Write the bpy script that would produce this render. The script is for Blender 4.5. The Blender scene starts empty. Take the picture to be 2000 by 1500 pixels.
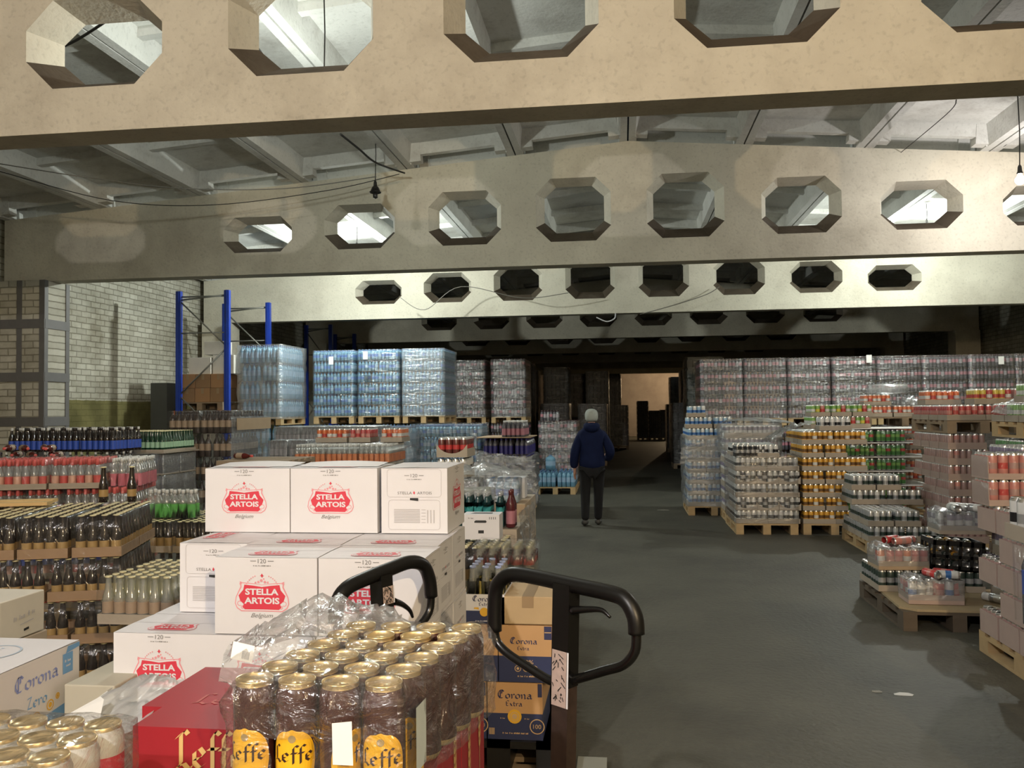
import bpy, math, random
from mathutils import Vector, Matrix
random.seed(7)
PI = math.pi
S = bpy.context.scene
COL = S.collection
# ---------------------------------------------------------------- camera, exposure, world, lights
CAMZ = 1.68
YAW, PITCH, ROLL, FPX = -0.1274, 0.0304, -0.0103, 1679.4
cf = Vector((math.sin(YAW)*math.cos(PITCH), math.cos(YAW)*math.cos(PITCH), math.sin(PITCH)))
r0 = Vector((math.cos(YAW), -math.sin(YAW), 0)); u0 = r0.cross(cf)
cr = math.cos(ROLL)*r0 + math.sin(ROLL)*u0
cu = -math.sin(ROLL)*r0 + math.cos(ROLL)*u0
cam = bpy.data.cameras.new('camera'); camo = bpy.data.objects.new('camera', cam); COL.objects.link(camo)
cam.sensor_fit = 'HORIZONTAL'; cam.sensor_width = 36; cam.lens = FPX/2000*36
cam.clip_start = .05; cam.clip_end = 200
M3 = Matrix((cr, cu, -cf)).transposed()
camo.matrix_world = Matrix.Translation((0, 0, CAMZ)) @ M3.to_4x4()
S.camera = camo
S.view_settings.view_transform = 'Standard'; S.view_settings.look = 'None'
S.view_settings.exposure = 0.55; S.view_settings.gamma = 1.0
S.view_settings.use_curve_mapping = False
try:
    S.cycles.max_bounces = 6; S.cycles.diffuse_bounces = 4; S.cycles.glossy_bounces = 3
    S.cycles.transmission_bounces = 4; S.cycles.transparent_max_bounces = 14
    S.cycles.caustics_reflective = False; S.cycles.caustics_refractive = False
    S.cycles.sample_clamp_indirect = 4.0
except Exception: pass
w = bpy.data.worlds.new('night'); S.world = w; w.use_nodes = True
w.node_tree.nodes['Background'].inputs[0].default_value = (.55, .62, .7, 1)
w.node_tree.nodes['Background'].inputs[1].default_value = 0.004

def W(px, D, z=0.0):
    """ground-truth point at camera depth D (m) and height z whose column in the 2000 px frame is px"""
    a = (px-1000)/FPX*D
    b = (z-CAMZ-D*cf.z-a*cr.z)/cu.z
    return Vector((0, 0, CAMZ)) + D*cf + a*cr + b*cu

def lamp(loc, power, col, r=.05):
    l = bpy.data.lights.new('bulb_light', 'POINT'); l.energy = power; l.color = col; l.shadow_soft_size = r
    o = bpy.data.objects.new('bulb_light', l); COL.objects.link(o); o.location = loc
    return o
WARM = (1.0, .75, .45); COOL = (.93, 1.0, .93); WHT = (1.0, .94, .91)
# name, location, power, colour, label; every one is a bare bulb on a cord built below
BULBS = [
 ((-1.7, -2.4, 4.4), 540, WHT, 'bare bulb hanging behind the camera over the white cartons'),
 ((2.6, -3.6, 3.9), 780, WARM, 'bare warm bulb hanging behind the camera over the aisle'),
 (tuple(W(1992, 9.5, 4.21)), 72, WHT, 'bare glowing bulb hanging before the second beam at the right edge'),
 ((-2.4, 6.75, 4.28), 110, COOL, 'bare glowing bulb hidden behind the nearest beam on the left'),
 (tuple(W(1810, 14.4, 4.68)), 250, COOL, 'bare glowing bulb seen through the second beam, seventh opening from the left'),
 ((-4.6, 14.6, 4.55), 290, COOL, 'bare glowing bulb hidden behind the second beam on the left'),
 ((3.4, 50.0, 3.9), 210, WARM, 'bare warm bulb near the far end wall'),
]
for loc, pw, c, lb in BULBS: lamp((loc[0], loc[1], loc[2]-.13), pw, c)

# ---------------------------------------------------------------- materials
MATS = {}
def mat(name, col=(.5, .5, .5), rough=.5, metal=0.0, var=0.08, scale=9.0, bump=0.0, spec=.5, coat=0.0, emit=None, trans=0.0):
    if name in MATS: return MATS[name]
    m = bpy.data.materials.new(name); m.use_nodes = True; nt = m.node_tree; b = nt.nodes['Principled BSDF']
    b.inputs['Roughness'].default_value = rough; b.inputs['Metallic'].default_value = metal
    b.inputs['Specular IOR Level'].default_value = spec
    b.inputs['Coat Weight'].default_value = coat; b.inputs['Transmission Weight'].default_value = trans
    tc = nt.nodes.new('ShaderNodeTexCoord'); n = nt.nodes.new('ShaderNodeTexNoise')
    n.inputs['Scale'].default_value = scale; n.inputs['Detail'].default_value = 3
    nt.links.new(tc.outputs['Object'], n.inputs['Vector'])
    mx = nt.nodes.new('ShaderNodeMix'); mx.data_type = 'RGBA'
    mx.inputs[6].default_value = (*[max(0, c*(1-var)) for c in col], 1)
    mx.inputs[7].default_value = (*[min(1, c*(1+var)) for c in col], 1)
    nt.links.new(n.outputs['Fac'], mx.inputs[0]); nt.links.new(mx.outputs[2], b.inputs['Base Color'])
    if bump:
        bp = nt.nodes.new('ShaderNodeBump'); bp.inputs['Strength'].default_value = bump
        nt.links.new(n.outputs['Fac'], bp.inputs['Height']); nt.links.new(bp.outputs['Normal'], b.inputs['Normal'])
    if emit:
        b.inputs['Emission Color'].default_value = (*emit[:3], 1); b.inputs['Emission Strength'].default_value = emit[3]
    MATS[name] = m; return m

def N(nt, kind, **kw):
    n = nt.nodes.new(kind)
    for k, v in kw.items():
        if k.startswith('i_'):
            key = k[2:].replace('_', ' ')
            n.inputs[key].default_value = v
        else: setattr(n, k, v)
    return n
def ramp(nt, stops):
    r = nt.nodes.new('ShaderNodeValToRGB'); e = r.color_ramp.elements
    while len(e) < len(stops): e.new(.5)
    for i, (p, c) in enumerate(stops):
        e[i].position = p; e[i].color = (*c, 1) if len(c) == 3 else c
    return r

def film_mat(name, tint=(1, 1, 1), base=.10, amp=.5, scale=9, stretch=(1, 1, 1), rough=.12, haze=.06, bump=.6):
    """clear plastic film: transparent, with wrinkled glossy patches"""
    if name in MATS: return MATS[name]
    m = bpy.data.materials.new(name); m.use_nodes = True; nt = m.node_tree; nt.nodes.clear()
    out = nt.nodes.new('ShaderNodeOutputMaterial')
    tc = nt.nodes.new('ShaderNodeTexCoord'); mp = nt.nodes.new('ShaderNodeMapping'); mp.inputs['Scale'].default_value = stretch
    nt.links.new(tc.outputs['Object'], mp.inputs['Vector'])
    n = N(nt, 'ShaderNodeTexNoise', i_Scale=scale, i_Detail=5.0, i_Distortion=1.2); nt.links.new(mp.outputs[0], n.inputs['Vector'])
    bp = N(nt, 'ShaderNodeBump', i_Strength=bump, i_Distance=.03); nt.links.new(n.outputs['Fac'], bp.inputs['Height'])
    tr = nt.nodes.new('ShaderNodeBsdfTransparent'); tr.inputs[0].default_value = (*tint, 1)
    gl = nt.nodes.new('ShaderNodeBsdfGlossy'); gl.inputs['Roughness'].default_value = rough
    df = nt.nodes.new('ShaderNodeBsdfDiffuse'); df.inputs[0].default_value = (.75, .77, .78, 1)
    nt.links.new(bp.outputs[0], gl.inputs['Normal'])
    lw = N(nt, 'ShaderNodeLayerWeight', i_Blend=.25); nt.links.new(bp.outputs[0], lw.inputs['Normal'])
    ma = N(nt, 'ShaderNodeMath', operation='MULTIPLY_ADD'); ma.inputs[1].default_value = amp; ma.inputs[2].default_value = base
    nt.links.new(lw.outputs['Facing'], ma.inputs[0])
    hz = nt.nodes.new('ShaderNodeMixShader'); hz.inputs[0].default_value = haze
    nt.links.new(tr.outputs[0], hz.inputs[1]); nt.links.new(df.outputs[0], hz.inputs[2])
    mx = nt.nodes.new('ShaderNodeMixShader'); nt.links.new(ma.outputs[0], mx.inputs[0])
    nt.links.new(hz.outputs[0], mx.inputs[1]); nt.links.new(gl.outputs[0], mx.inputs[2])
    nt.links.new(mx.outputs[0], out.inputs[0]); MATS[name] = m; return m

def concrete(name, c1, c2, dark, stain=.45, bump=.25, scale=1.3):
    m = bpy.data.materials.new(name); m.use_nodes = True; nt = m.node_tree; b = nt.nodes['Principled BSDF']
    b.inputs['Roughness'].default_value = .85; b.inputs['Specular IOR Level'].default_value = .2
    tc = nt.nodes.new('ShaderNodeTexCoord')
    n1 = N(nt, 'ShaderNodeTexNoise', i_Scale=scale, i_Detail=6.0, i_Roughness=.6); nt.links.new(tc.outputs['Object'], n1.inputs['Vector'])
    n2 = N(nt, 'ShaderNodeTexNoise', i_Scale=28.0, i_Detail=4.0); nt.links.new(tc.outputs['Object'], n2.inputs['Vector'])
    n3 = N(nt, 'ShaderNodeTexNoise', i_Scale=.6, i_Detail=7.0, i_Roughness=.7); nt.links.new(tc.outputs['Object'], n3.inputs['Vector'])
    r1 = ramp(nt, [(.3, c1), (.7, c2)]); nt.links.new(n1.outputs['Fac'], r1.inputs[0])
    r3 = ramp(nt, [(.50, (0, 0, 0)), (.72, (1, 1, 1))]); nt.links.new(n3.outputs['Fac'], r3.inputs[0])
    ms = N(nt, 'ShaderNodeMath', operation='MULTIPLY'); ms.inputs[1].default_value = stain; nt.links.new(r3.outputs[0], ms.inputs[0])
    mx = nt.nodes.new('ShaderNodeMix'); mx.data_type = 'RGBA'; mx.inputs[7].default_value = (*dark, 1)
    nt.links.new(ms.outputs[0], mx.inputs[0]); nt.links.new(r1.outputs[0], mx.inputs[6])
    r2 = ramp(nt, [(.30, (.62, .62, .62)), (.45, (1, 1, 1))]); nt.links.new(n2.outputs['Fac'], r2.inputs[0])
    mm = nt.nodes.new('ShaderNodeMix'); mm.data_type = 'RGBA'; mm.blend_type = 'MULTIPLY'; mm.inputs[0].default_value = .35
    nt.links.new(mx.outputs[2], mm.inputs[6]); nt.links.new(r2.outputs[0], mm.inputs[7]); nt.links.new(mm.outputs[2], b.inputs['Base Color'])
    bp = N(nt, 'ShaderNodeBump', i_Strength=bump, i_Distance=.02); nt.links.new(n2.outputs['Fac'], bp.inputs['Height'])
    nt.links.new(bp.outputs[0], b.inputs['Normal'])
    return m

# ---------------------------------------------------------------- mesh builder
class MB:
    def __init__(s): s.v = []; s.f = []; s.m = []; s.s = []
    def quad(s, pts, m=0, sm=False):
        i = len(s.v); s.v += [tuple(p) for p in pts]; s.f.append(tuple(range(i, i+len(pts)))); s.m.append(m); s.s.append(sm)
    def box(s, x0, y0, z0, x1, y1, z1, m=0):
        i = len(s.v)
        s.v += [(x0, y0, z0), (x1, y0, z0), (x1, y1, z0), (x0, y1, z0), (x0, y0, z1), (x1, y0, z1), (x1, y1, z1), (x0, y1, z1)]
        for f in ((0, 3, 2, 1), (4, 5, 6, 7), (0, 1, 5, 4), (1, 2, 6, 5), (2, 3, 7, 6), (3, 0, 4, 7)):
            s.f.append(tuple(i+k for k in f)); s.m.append(m); s.s.append(False)
    def boxm(s, c, size, M=None, m=0):
        i = len(s.v); hx, hy, hz = [a/2 for a in size]
        for p in ((-hx, -hy, -hz), (hx, -hy, -hz), (hx, hy, -hz), (-hx, hy, -hz), (-hx, -hy, hz), (hx, -hy, hz), (hx, hy, hz), (-hx, hy, hz)):
            q = Vector(p)
            if M is not None: q = M @ q
            s.v.append(tuple(q+Vector(c)))
        for f in ((0, 3, 2, 1), (4, 5, 6, 7), (0, 1, 5, 4), (1, 2, 6, 5), (2, 3, 7, 6), (3, 0, 4, 7)):
            s.f.append(tuple(i+k for k in f)); s.m.append(m); s.s.append(False)
    def lathe(s, prof, seg=12, cx=0, cy=0, cz=0, M=None, cap=True):
        """prof: [(r, z, mat)], the mat of ring k colours the band k..k+1"""
        base = len(s.v)
        for r, z, _ in prof:
            for k in range(seg):
                a = 2*PI*k/seg; p = Vector((r*math.cos(a), r*math.sin(a), z))
                if M is not None: p = M @ p
                s.v.append((p.x+cx, p.y+cy, p.z+cz))
        for j in range(len(prof)-1):
            for k in range(seg):
                a = base+j*seg+k; b2 = base+j*seg+(k+1) % seg
                s.f.append((a, b2, b2+seg, a+seg)); s.m.append(prof[j][2]); s.s.append(True)
        if cap:
            s.f.append(tuple(base+k for k in reversed(range(seg)))); s.m.append(prof[0][2]); s.s.append(False)
            t = base+(len(prof)-1)*seg
            s.f.append(tuple(t+k for k in range(seg))); s.m.append(prof[-1][2]); s.s.append(False)
    def tube(s, pts, r, seg=8, m=0, cap=True):
        pts = [Vector(p) for p in pts]; base = len(s.v); n = len(pts); up = None
        for i, p in enumerate(pts):
            d = (pts[min(i+1, n-1)]-pts[max(i-1, 0)]).normalized()
            if up is None: up = d.orthogonal().normalized()
            up = (up - d*up.dot(d)).normalized(); sd = d.cross(up)
            rr = r[i] if isinstance(r, (list, tuple)) else r
            for k in range(seg):
                a = 2*PI*k/seg; q = p + up*math.cos(a)*rr + sd*math.sin(a)*rr; s.v.append(tuple(q))
        for j in range(n-1):
            for k in range(seg):
                a = base+j*seg+k; b2 = base+j*seg+(k+1) % seg
                s.f.append((a, b2, b2+seg, a+seg)); s.m.append(m); s.s.append(True)
        if cap:
            s.f.append(tuple(base+k for k in reversed(range(seg)))); s.m.append(m); s.s.append(False)
            t = base+(n-1)*seg; s.f.append(tuple(t+k for k in range(seg))); s.m.append(m); s.s.append(False)
    def poly(s, pts2, fr, m=0, off=0.0):
        """flat polygon pts2 in the frame fr=(origin, ux, uy); off along the normal"""
        o, ux, uy = fr; nn = ux.cross(uy).normalized()
        s.quad([o+ux*x+uy*y+nn*off for x, y in pts2], m)
    def build(s, name, mats, parent=None, loc=None, rz=0.0, bevel=0):
        me = s.mesh(name, mats); o = bpy.data.objects.new(name, me); COL.objects.link(o)
        if parent: o.parent = parent
        if loc is not None: o.location = loc
        if rz: o.rotation_euler.z = rz
        if bevel:
            b = o.modifiers.new('bevel', 'BEVEL'); b.width = bevel; b.segments = 2; b.limit_method = 'ANGLE'
        return o
    def mesh(s, name, mats):
        me = bpy.data.meshes.new(name); me.from_pydata(s.v, [], s.f)
        if not isinstance(mats, (list, tuple)): mats = [mats]
        for x in mats: me.materials.append(x)
        me.polygons.foreach_set('material_index', s.m); me.polygons.foreach_set('use_smooth', s.s); me.update()
        return me

def tag(o, label=None, cat=None, group=None, kind=None):
    if label: o['label'] = label
    if cat: o['category'] = cat
    if group: o['group'] = group
    if kind: o['kind'] = kind
    return o
def empty(name, loc=(0, 0, 0), rz=0.0, label=None, cat=None, group=None):
    o = bpy.data.objects.new(name, None); COL.objects.link(o); o.location = loc; o.rotation_euler.z = rz
    o.empty_display_size = .1
    return tag(o, label, cat, group)
def child(name, me, par, loc=(0, 0, 0), rz=0.0, label=None):
    o = bpy.data.objects.new(name, me); COL.objects.link(o); o.parent = par; o.location = loc
    if rz: o.rotation_euler.z = rz
    if label: o['label'] = label
    return o
def place(kit, name, label, cat, group, loc, rz=0.0, rot=None):
    """kit: [(part name, mesh, loc, rz)]: one thing and its parts (copies share mesh data)"""
    r = empty(name, loc, rz, label, cat, group)
    if rot: r.rotation_euler = rot
    for it in kit: child(it[0], it[1], r, it[2], it[3] if len(it) > 3 else 0.0)
    return r
_font = {}
def text2d(body, size=1.0, bold=0.0, shear=0.0):
    """flat outline mesh of a word in the built-in font, centred at the origin: (verts2d, faces, width, height)"""
    k = (body, bold, shear)
    if k not in _font:
        c = bpy.data.curves.new('t', 'FONT'); c.body = body; c.offset = bold; c.shear = shear; c.resolution_u = 3
        c.align_x = 'CENTER'
        o = bpy.data.objects.new('t', c); COL.objects.link(o)
        dg = bpy.context.evaluated_depsgraph_get(); me = bpy.data.meshes.new_from_object(o.evaluated_get(dg))
        vs = [(v.co.x, v.co.y) for v in me.vertices]; fs = [tuple(p.vertices) for p in me.polygons]
        bpy.data.objects.remove(o); bpy.data.curves.remove(c); bpy.data.meshes.remove(me)
        x0 = min(a for a, b in vs); x1 = max(a for a, b in vs); y0 = min(b for a, b in vs); y1 = max(b for a, b in vs)
        vs = [((a-(x0+x1)/2), (b-(y0+y1)/2)) for a, b in vs]
        _font[k] = (vs, fs, x1-x0, y1-y0)
    return _font[k]
def put_text(mb, body, cx, cy, width, fr, m, off=.001, height=None, bold=0.0, shear=0.0, arch=0.0):
    vs, fs, w0, h0 = text2d(body, 1, bold, shear)
    sx = width/w0; sy = sx if height is None else height/h0
    o, ux, uy = fr; nn = ux.cross(uy).normalized(); i = len(mb.v)
    for x, y in vs:
        X = x*sx; Y = y*sy - arch*(2*X/width)**2
        mb.v.append(tuple(o+ux*(cx+X)+uy*(cy+Y)+nn*off))
    for f in fs: mb.f.append(tuple(i+k for k in f)); mb.m.append(m); mb.s.append(False)
def put_dashes(mb, cx, cy, width, fr, m, off=.001, height=.01, slant=0.0, seed=1):
    """a line of print too small to read: uneven short strokes"""
    rg = random.Random(seed); x = -width/2
    while x < width/2-height*.2:
        w_ = height*rg.uniform(.25, .6); h = height*rg.uniform(.55, 1)
        if x+w_ > width/2: w_ = width/2-x
        if rg.random() > .12: mb.poly([(cx+x, cy-height/2+slant*x), (cx+x+w_, cy-height/2+slant*(x+w_)), (cx+x+w_+h*.15, cy-height/2+h+slant*(x+w_)), (cx+x+h*.15, cy-height/2+h+slant*x)], fr, m, off)
        x += w_+height*.18
# broad-nib strokes for the blackletter words on the cartons: every letter a list of pen paths in a 1 x 1 cell
NIB = {
 'C': ([[(.75, .80), (.55, .98), (.28, .92), (.10, .62), (.10, .32), (.30, .05), (.60, .05), (.80, .22)], [(.34, .96), (.34, .12)], [(.22, .90), (.02, .74)], [(.52, .92), (.52, .55)]], .92),
 'o': ([[(.30, .52), (.08, .40), (.08, .12), (.30, 0), (.52, .12), (.52, .42), (.30, .52)]], .66),
 'r': ([[(.05, .50), (.14, .42), (.14, 0)], [(.14, .42), (.34, .54), (.44, .42)]], .52),
 'n': ([[(.05, .50), (.14, .42), (.14, 0)], [(.14, .40), (.36, .54), (.50, .42), (.50, .02), (.58, 0)]], .68),
 'a': ([[(.12, .46), (.34, .54), (.50, .42), (.50, .06), (.62, 0)], [(.50, .30), (.20, .30), (.08, .14), (.24, 0), (.50, .10)]], .70),
 'E': ([[(.60, .86), (.30, .95), (.12, .80), (.14, .12), (.36, .02), (.64, .14)], [(.14, .50), (.50, .52)]], .72),
 'x': ([[(.06, .50), (.46, 0)], [(.46, .50), (.06, 0)]], .58),
 't': ([[(.20, .78), (.20, .10), (.36, 0), (.46, .08)], [(.04, .50), (.42, .50)]], .50),
 'L': ([[(.40, 1.0), (.24, .86), (.24, .12), (.10, -.02)], [(.10, .02), (.36, .10), (.56, -.06), (.66, .06)], [(.06, .78), (.24, .92)], [(.40, 1.0), (.52, .90)]], .66),
 'e': ([[(.50, .12), (.30, 0), (.10, .14), (.10, .42), (.32, .54), (.48, .40), (.30, .26), (.12, .24)]], .60),
 'f': ([[(.50, .92), (.34, 1.0), (.20, .84), (.20, -.10)], [(.04, .52), (.42, .54)]], .44),
 'Z': ([[(.10, .86), (.55, .92), (.14, .08), (.62, .06)]], .72),
}
def put_nib(mb, word, cx, cy, width, fr, m, off=.001, nib=.085, ang=.65, wmul=1.0, hmul=1.0):
    tot = sum(NIB[c][1] for c in word); s = width/tot; o, ux, uy = fr; nn = ux.cross(uy).normalized()
    x0 = cx-width/2; dx, dy = math.cos(ang)*nib*s*wmul, math.sin(ang)*nib*s
    for c in word:
        paths, adv = NIB[c]
        for p in paths:
            for (ax, ay), (bx, by) in zip(p[:-1], p[1:]):
                A = (x0+ax*s, cy+(ay-.35)*s*hmul); B = (x0+bx*s, cy+(by-.35)*s*hmul)
                pts = [(A[0]-dx, A[1]-dy), (A[0]+dx, A[1]+dy), (B[0]+dx, B[1]+dy), (B[0]-dx, B[1]-dy)]
                ar = sum(pts[i][0]*pts[(i+1) % 4][1]-pts[(i+1) % 4][0]*pts[i][1] for i in range(4))
                if ar < 0: pts = pts[::-1]
                mb.quad([o+ux*a+uy*b+nn*off for a, b in pts], m)
        x0 += adv*s
# ---------------------------------------------------------------- the hall
CX = .12; HALF = 9.0; BZ = 3.61; TOPM, TOPE = 1.62, .90
XL, XR = CX-HALF-.12, CX+HALF+.12
def beam_top(x): return BZ + TOPM - (TOPM-TOPE)*abs(x-CX)/HALF
m_conc = concrete('whitewashed concrete', (.57, .53, .44), (.70, .66, .55), (.34, .30, .24), .55)
m_ceil = concrete('whitewashed slab', (.60, .60, .57), (.72, .72, .69), (.26, .23, .20), .75)
# floor
fm = concrete('worn asphalt', (.068, .067, .054), (.102, .100, .080), (.036, .034, .029), .7, .35, 1.1)
fm.node_tree.nodes['Principled BSDF'].inputs['Roughness'].default_value = .62
fm.node_tree.nodes['Principled BSDF'].inputs['Specular IOR Level'].default_value = .35
b = MB(); b.quad([(XL, -7, 0), (XR, -7, 0), (XR, 54, 0), (XL, 54, 0)]); tag(b.build('floor', fm), 'dark worn asphalt floor of the hall', kind='structure')
# brick walls
def brick_mat(name, axis, paint=True):
    m = bpy.data.materials.new(name); m.use_nodes = True; nt = m.node_tree; bs = nt.nodes['Principled BSDF']
    bs.inputs['Roughness'].default_value = .9; bs.inputs['Specular IOR Level'].default_value = .15
    tc = nt.nodes.new('ShaderNodeTexCoord'); sp = nt.nodes.new('ShaderNodeSeparateXYZ'); cb = nt.nodes.new('ShaderNodeCombineXYZ')
    nt.links.new(tc.outputs['Object'], sp.inputs[0])
    nt.links.new(sp.outputs['Y' if axis == 'Y' else 'X'], cb.inputs[0]); nt.links.new(sp.outputs['Z'], cb.inputs[1])
    dn = N(nt, 'ShaderNodeTexNoise', i_Scale=6.0); nt.links.new(tc.outputs['Object'], dn.inputs['Vector'])
    dm = nt.nodes.new('ShaderNodeMix'); dm.data_type = 'RGBA'; dm.blend_type = 'ADD'; dm.inputs[0].default_value = .02
    nt.links.new(cb.outputs[0], dm.inputs[6]); nt.links.new(dn.outputs['Color'], dm.inputs[7])
    br = N(nt, 'ShaderNodeTexBrick', i_Scale=1.0, i_Mortar_Size=.009, i_Brick_Width=.26, i_Row_Height=.098, i_Mortar_Smooth=.3)
    br.inputs['Color1'].default_value = (.62, .60, .52, 1); br.inputs['Color2'].default_value = (.48, .46, .39, 1); br.inputs['Mortar'].default_value = (.33, .31, .25, 1)
    nt.links.new(dm.outputs[2], br.inputs['Vector'])
    n3 = N(nt, 'ShaderNodeTexNoise', i_Scale=.9, i_Detail=7.0, i_Roughness=.7); nt.links.new(tc.outputs['Object'], n3.inputs['Vector'])
    r3 = ramp(nt, [(.42, (1, 1, 1)), (.66, (.45, .42, .36))]); nt.links.new(n3.outputs['Fac'], r3.inputs[0])
    mu = nt.nodes.new('ShaderNodeMix'); mu.data_type = 'RGBA'; mu.blend_type = 'MULTIPLY'; mu.inputs[0].default_value = .75
    nt.links.new(br.outputs['Color'], mu.inputs[6]); nt.links.new(r3.outputs[0], mu.inputs[7])
    last = mu.outputs[2]
    if paint:   # the olive dado painted up to 1.8 m, with a ragged upper edge
        ad = N(nt, 'ShaderNodeMath', operation='MULTIPLY_ADD'); ad.inputs[1].default_value = .12
        nt.links.new(n3.outputs['Fac'], ad.inputs[0]); nt.links.new(sp.outputs['Z'], ad.inputs[2])
        lt = N(nt, 'ShaderNodeMath', operation='LESS_THAN'); lt.inputs[1].default_value = 1.98; nt.links.new(ad.outputs[0], lt.inputs[0])
        n4 = N(nt, 'ShaderNodeTexNoise', i_Scale=3.0, i_Detail=5.0); nt.links.new(tc.outputs['Object'], n4.inputs['Vector'])
        r4 = ramp(nt, [(.35, (.13, .12, .05)), (.7, (.22, .20, .085))]); nt.links.new(n4.outputs['Fac'], r4.inputs[0])
        m2 = nt.nodes.new('ShaderNodeMix'); m2.data_type = 'RGBA'; nt.links.new(lt.outputs[0], m2.inputs[0])
        nt.links.new(last, m2.inputs[6]); nt.links.new(r4.outputs[0], m2.inputs[7]); last = m2.outputs[2]
    nt.links.new(last, bs.inputs['Base Color'])
    bp = N(nt, 'ShaderNodeBump', i_Strength=.8, i_Distance=.02); bp.invert = True
    nt.links.new(br.outputs['Fac'], bp.inputs['Height']); nt.links.new(bp.outputs[0], bs.inputs['Normal'])
    return m
mbY = brick_mat('whitewashed brick side', 'Y'); mbX = brick_mat('whitewashed brick end', 'X', False)
WT = 5.6
for nm, x0, x1, m in (('wall_left', XL-.4, XL, mbY), ('wall_right', XR, XR+.4, mbY)):
    b = MB(); b.box(x0, -7, 0, x1, 54, 4.9); tag(b.build(nm, m), kind='structure')
m_far = concrete('rough rendered end wall', (.40, .33, .29), (.52, .44, .39), (.3, .24, .2), .4)
b = MB(); b.box(XL, 53.5, 0, XR, 54, WT); tag(b.build('wall_back', m_far), kind='structure')
b = MB(); b.box(XL, -7.3, 0, XR, -7, WT); tag(b.build('wall_front', mbX), kind='structure')
# castellated concrete beams: eight octagonal openings whose reveals taper through the web
PITCH_H = 1.47
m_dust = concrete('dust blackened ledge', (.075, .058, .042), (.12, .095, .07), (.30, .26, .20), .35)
def make_beam(Y, thick=.28):
    mb = MB(); F = []
    Yf, Yb = Y, Y+thick
    xs = [(CX-HALF)]
    holes = []
    for k in (-3.5, -2.5, -1.5, -.5, .5, 1.5, 2.5, 3.5):
        x = CX+k*PITCH_H; top = beam_top(x)-.40; bot = BZ+.31; hw = .5; h = top-bot; ch = min(.20, h*.33)
        o = [(x-hw, bot+ch), (x-hw+ch, bot), (x+hw-ch, bot), (x+hw, bot+ch), (x+hw, top-ch), (x+hw-ch, top), (x-hw+ch, top), (x-hw, top-ch)]
        s = .095; zb, zt_ = bot+.17*min(1, h/.8), top-.05; n = [(x+(px-x)*(1-s/hw), zb+(pz-bot)/(top-bot)*(zt_-zb)) for px, pz in o]
        holes.append((x, o, n))
    # front and back faces: a column of quads around each hole cell
    def face(Yp, which, flip):
        def q(pts):
            P = [(a, Yp, c) for a, c in pts]
            mb.quad(P[::-1] if flip else P)
        edges = [CX-4*PITCH_H, ]
        lo, hi = CX-HALF, CX-4*PITCH_H
        q([(lo, BZ), (hi, BZ), (hi, beam_top(hi)), (lo, beam_top(lo))])
        lo, hi = CX+4*PITCH_H, CX+HALF
        q([(lo, BZ), (hi, BZ), (hi, beam_top(hi)), (lo, beam_top(lo))])
        for x, o, n in holes:
            p = o if which == 0 else n
            a, c = x-PITCH_H/2, x+PITCH_H/2; ta, tc_, tm = beam_top(a), beam_top(c), beam_top(x)
            q([(a, BZ), (c, BZ), (c, p[3][1]), p[3], p[2], p[1], p[0], (a, p[0][1])])
            q([(a, p[0][1]), p[0], p[7], (a, p[7][1])])
            q([p[3], (c, p[3][1]), (c, p[4][1]), p[4]])
            q([(a, p[7][1]), p[7], p[6], p[5], p[4], (c, p[4][1]), (c, tc_), (a, ta)])
    face(Yf, 0, False); face(Yb, 1, True)
    for x, o, n in holes:
        for i in range(8):
            j = (i+1) % 8
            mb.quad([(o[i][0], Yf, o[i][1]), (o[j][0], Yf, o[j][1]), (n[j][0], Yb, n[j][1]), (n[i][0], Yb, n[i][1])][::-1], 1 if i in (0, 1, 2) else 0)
    a, c = CX-HALF, CX+HALF
    mb.quad([(a, Yf, BZ), (a, Yb, BZ), (c, Yb, BZ), (c, Yf, BZ)])
    mb.quad([(a, Yf, beam_top(a)), (CX, Yf, beam_top(CX)), (CX, Yb, beam_top(CX)), (a, Yb, beam_top(a))])
    mb.quad([(CX, Yf, beam_top(CX)), (c, Yf, beam_top(c)), (c, Yb, beam_top(c)), (CX, Yb, beam_top(CX))])
    mb.quad([(a, Yf, BZ), (a, Yf, beam_top(a)), (a, Yb, beam_top(a)), (a, Yb, BZ)])
    mb.quad([(c, Yf, BZ), (c, Yb, BZ), (c, Yb, beam_top(c)), (c, Yf, beam_top(c))])
    return mb
BEAMY = [5.4+6*i for i in range(8)]
for i, Y in enumerate(BEAMY):
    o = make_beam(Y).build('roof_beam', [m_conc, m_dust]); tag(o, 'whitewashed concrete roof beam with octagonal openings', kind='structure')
    for side in (-1, 1):
        x0 = CX+side*(HALF-.02); x1 = CX+side*(HALF-.62)
        if i == 1 and side < 0: continue
        c = MB(); c.box(min(x0, x1), Y-.12, 0, max(x0, x1), Y+.4, BZ); tag(c.build('column', m_conc), kind='structure')
# strapped brick pier under the left end of the second beam
Yp = BEAMY[1]-.12
pier = MB(); px0, px1 = XL-.03, CX-HALF+.72
pier.box(px0, Yp, 0, px1, Yp+.55, BZ)
po = tag(pier.build('column', brick_mat('pier brick', 'X', False)), 'brick pier strapped with steel angles under the second beam', kind='structure')
m_strap = mat('grey painted steel strap', (.17, .165, .165), .6, .3, .15)
st = MB()
for x in (px0+.03, px1-.07, px1-.42): st.box(x, Yp-.012, 0, x+.075, Yp+.02, BZ)
for y in (Yp, Yp+.48): st.box(px1-.02, y-.01, 0, px1+.012, y+.07, BZ)
for z in (.35, .95, 1.52, 2.16, 2.92): 
    st.box(px0, Yp-.018, z, px1+.014, Yp, z+.13); st.box(px1, Yp, z, px1+.018, Yp+.55, z+.13)
tag(st.build('column_strap', m_strap, po), 'grey steel straps')
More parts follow.
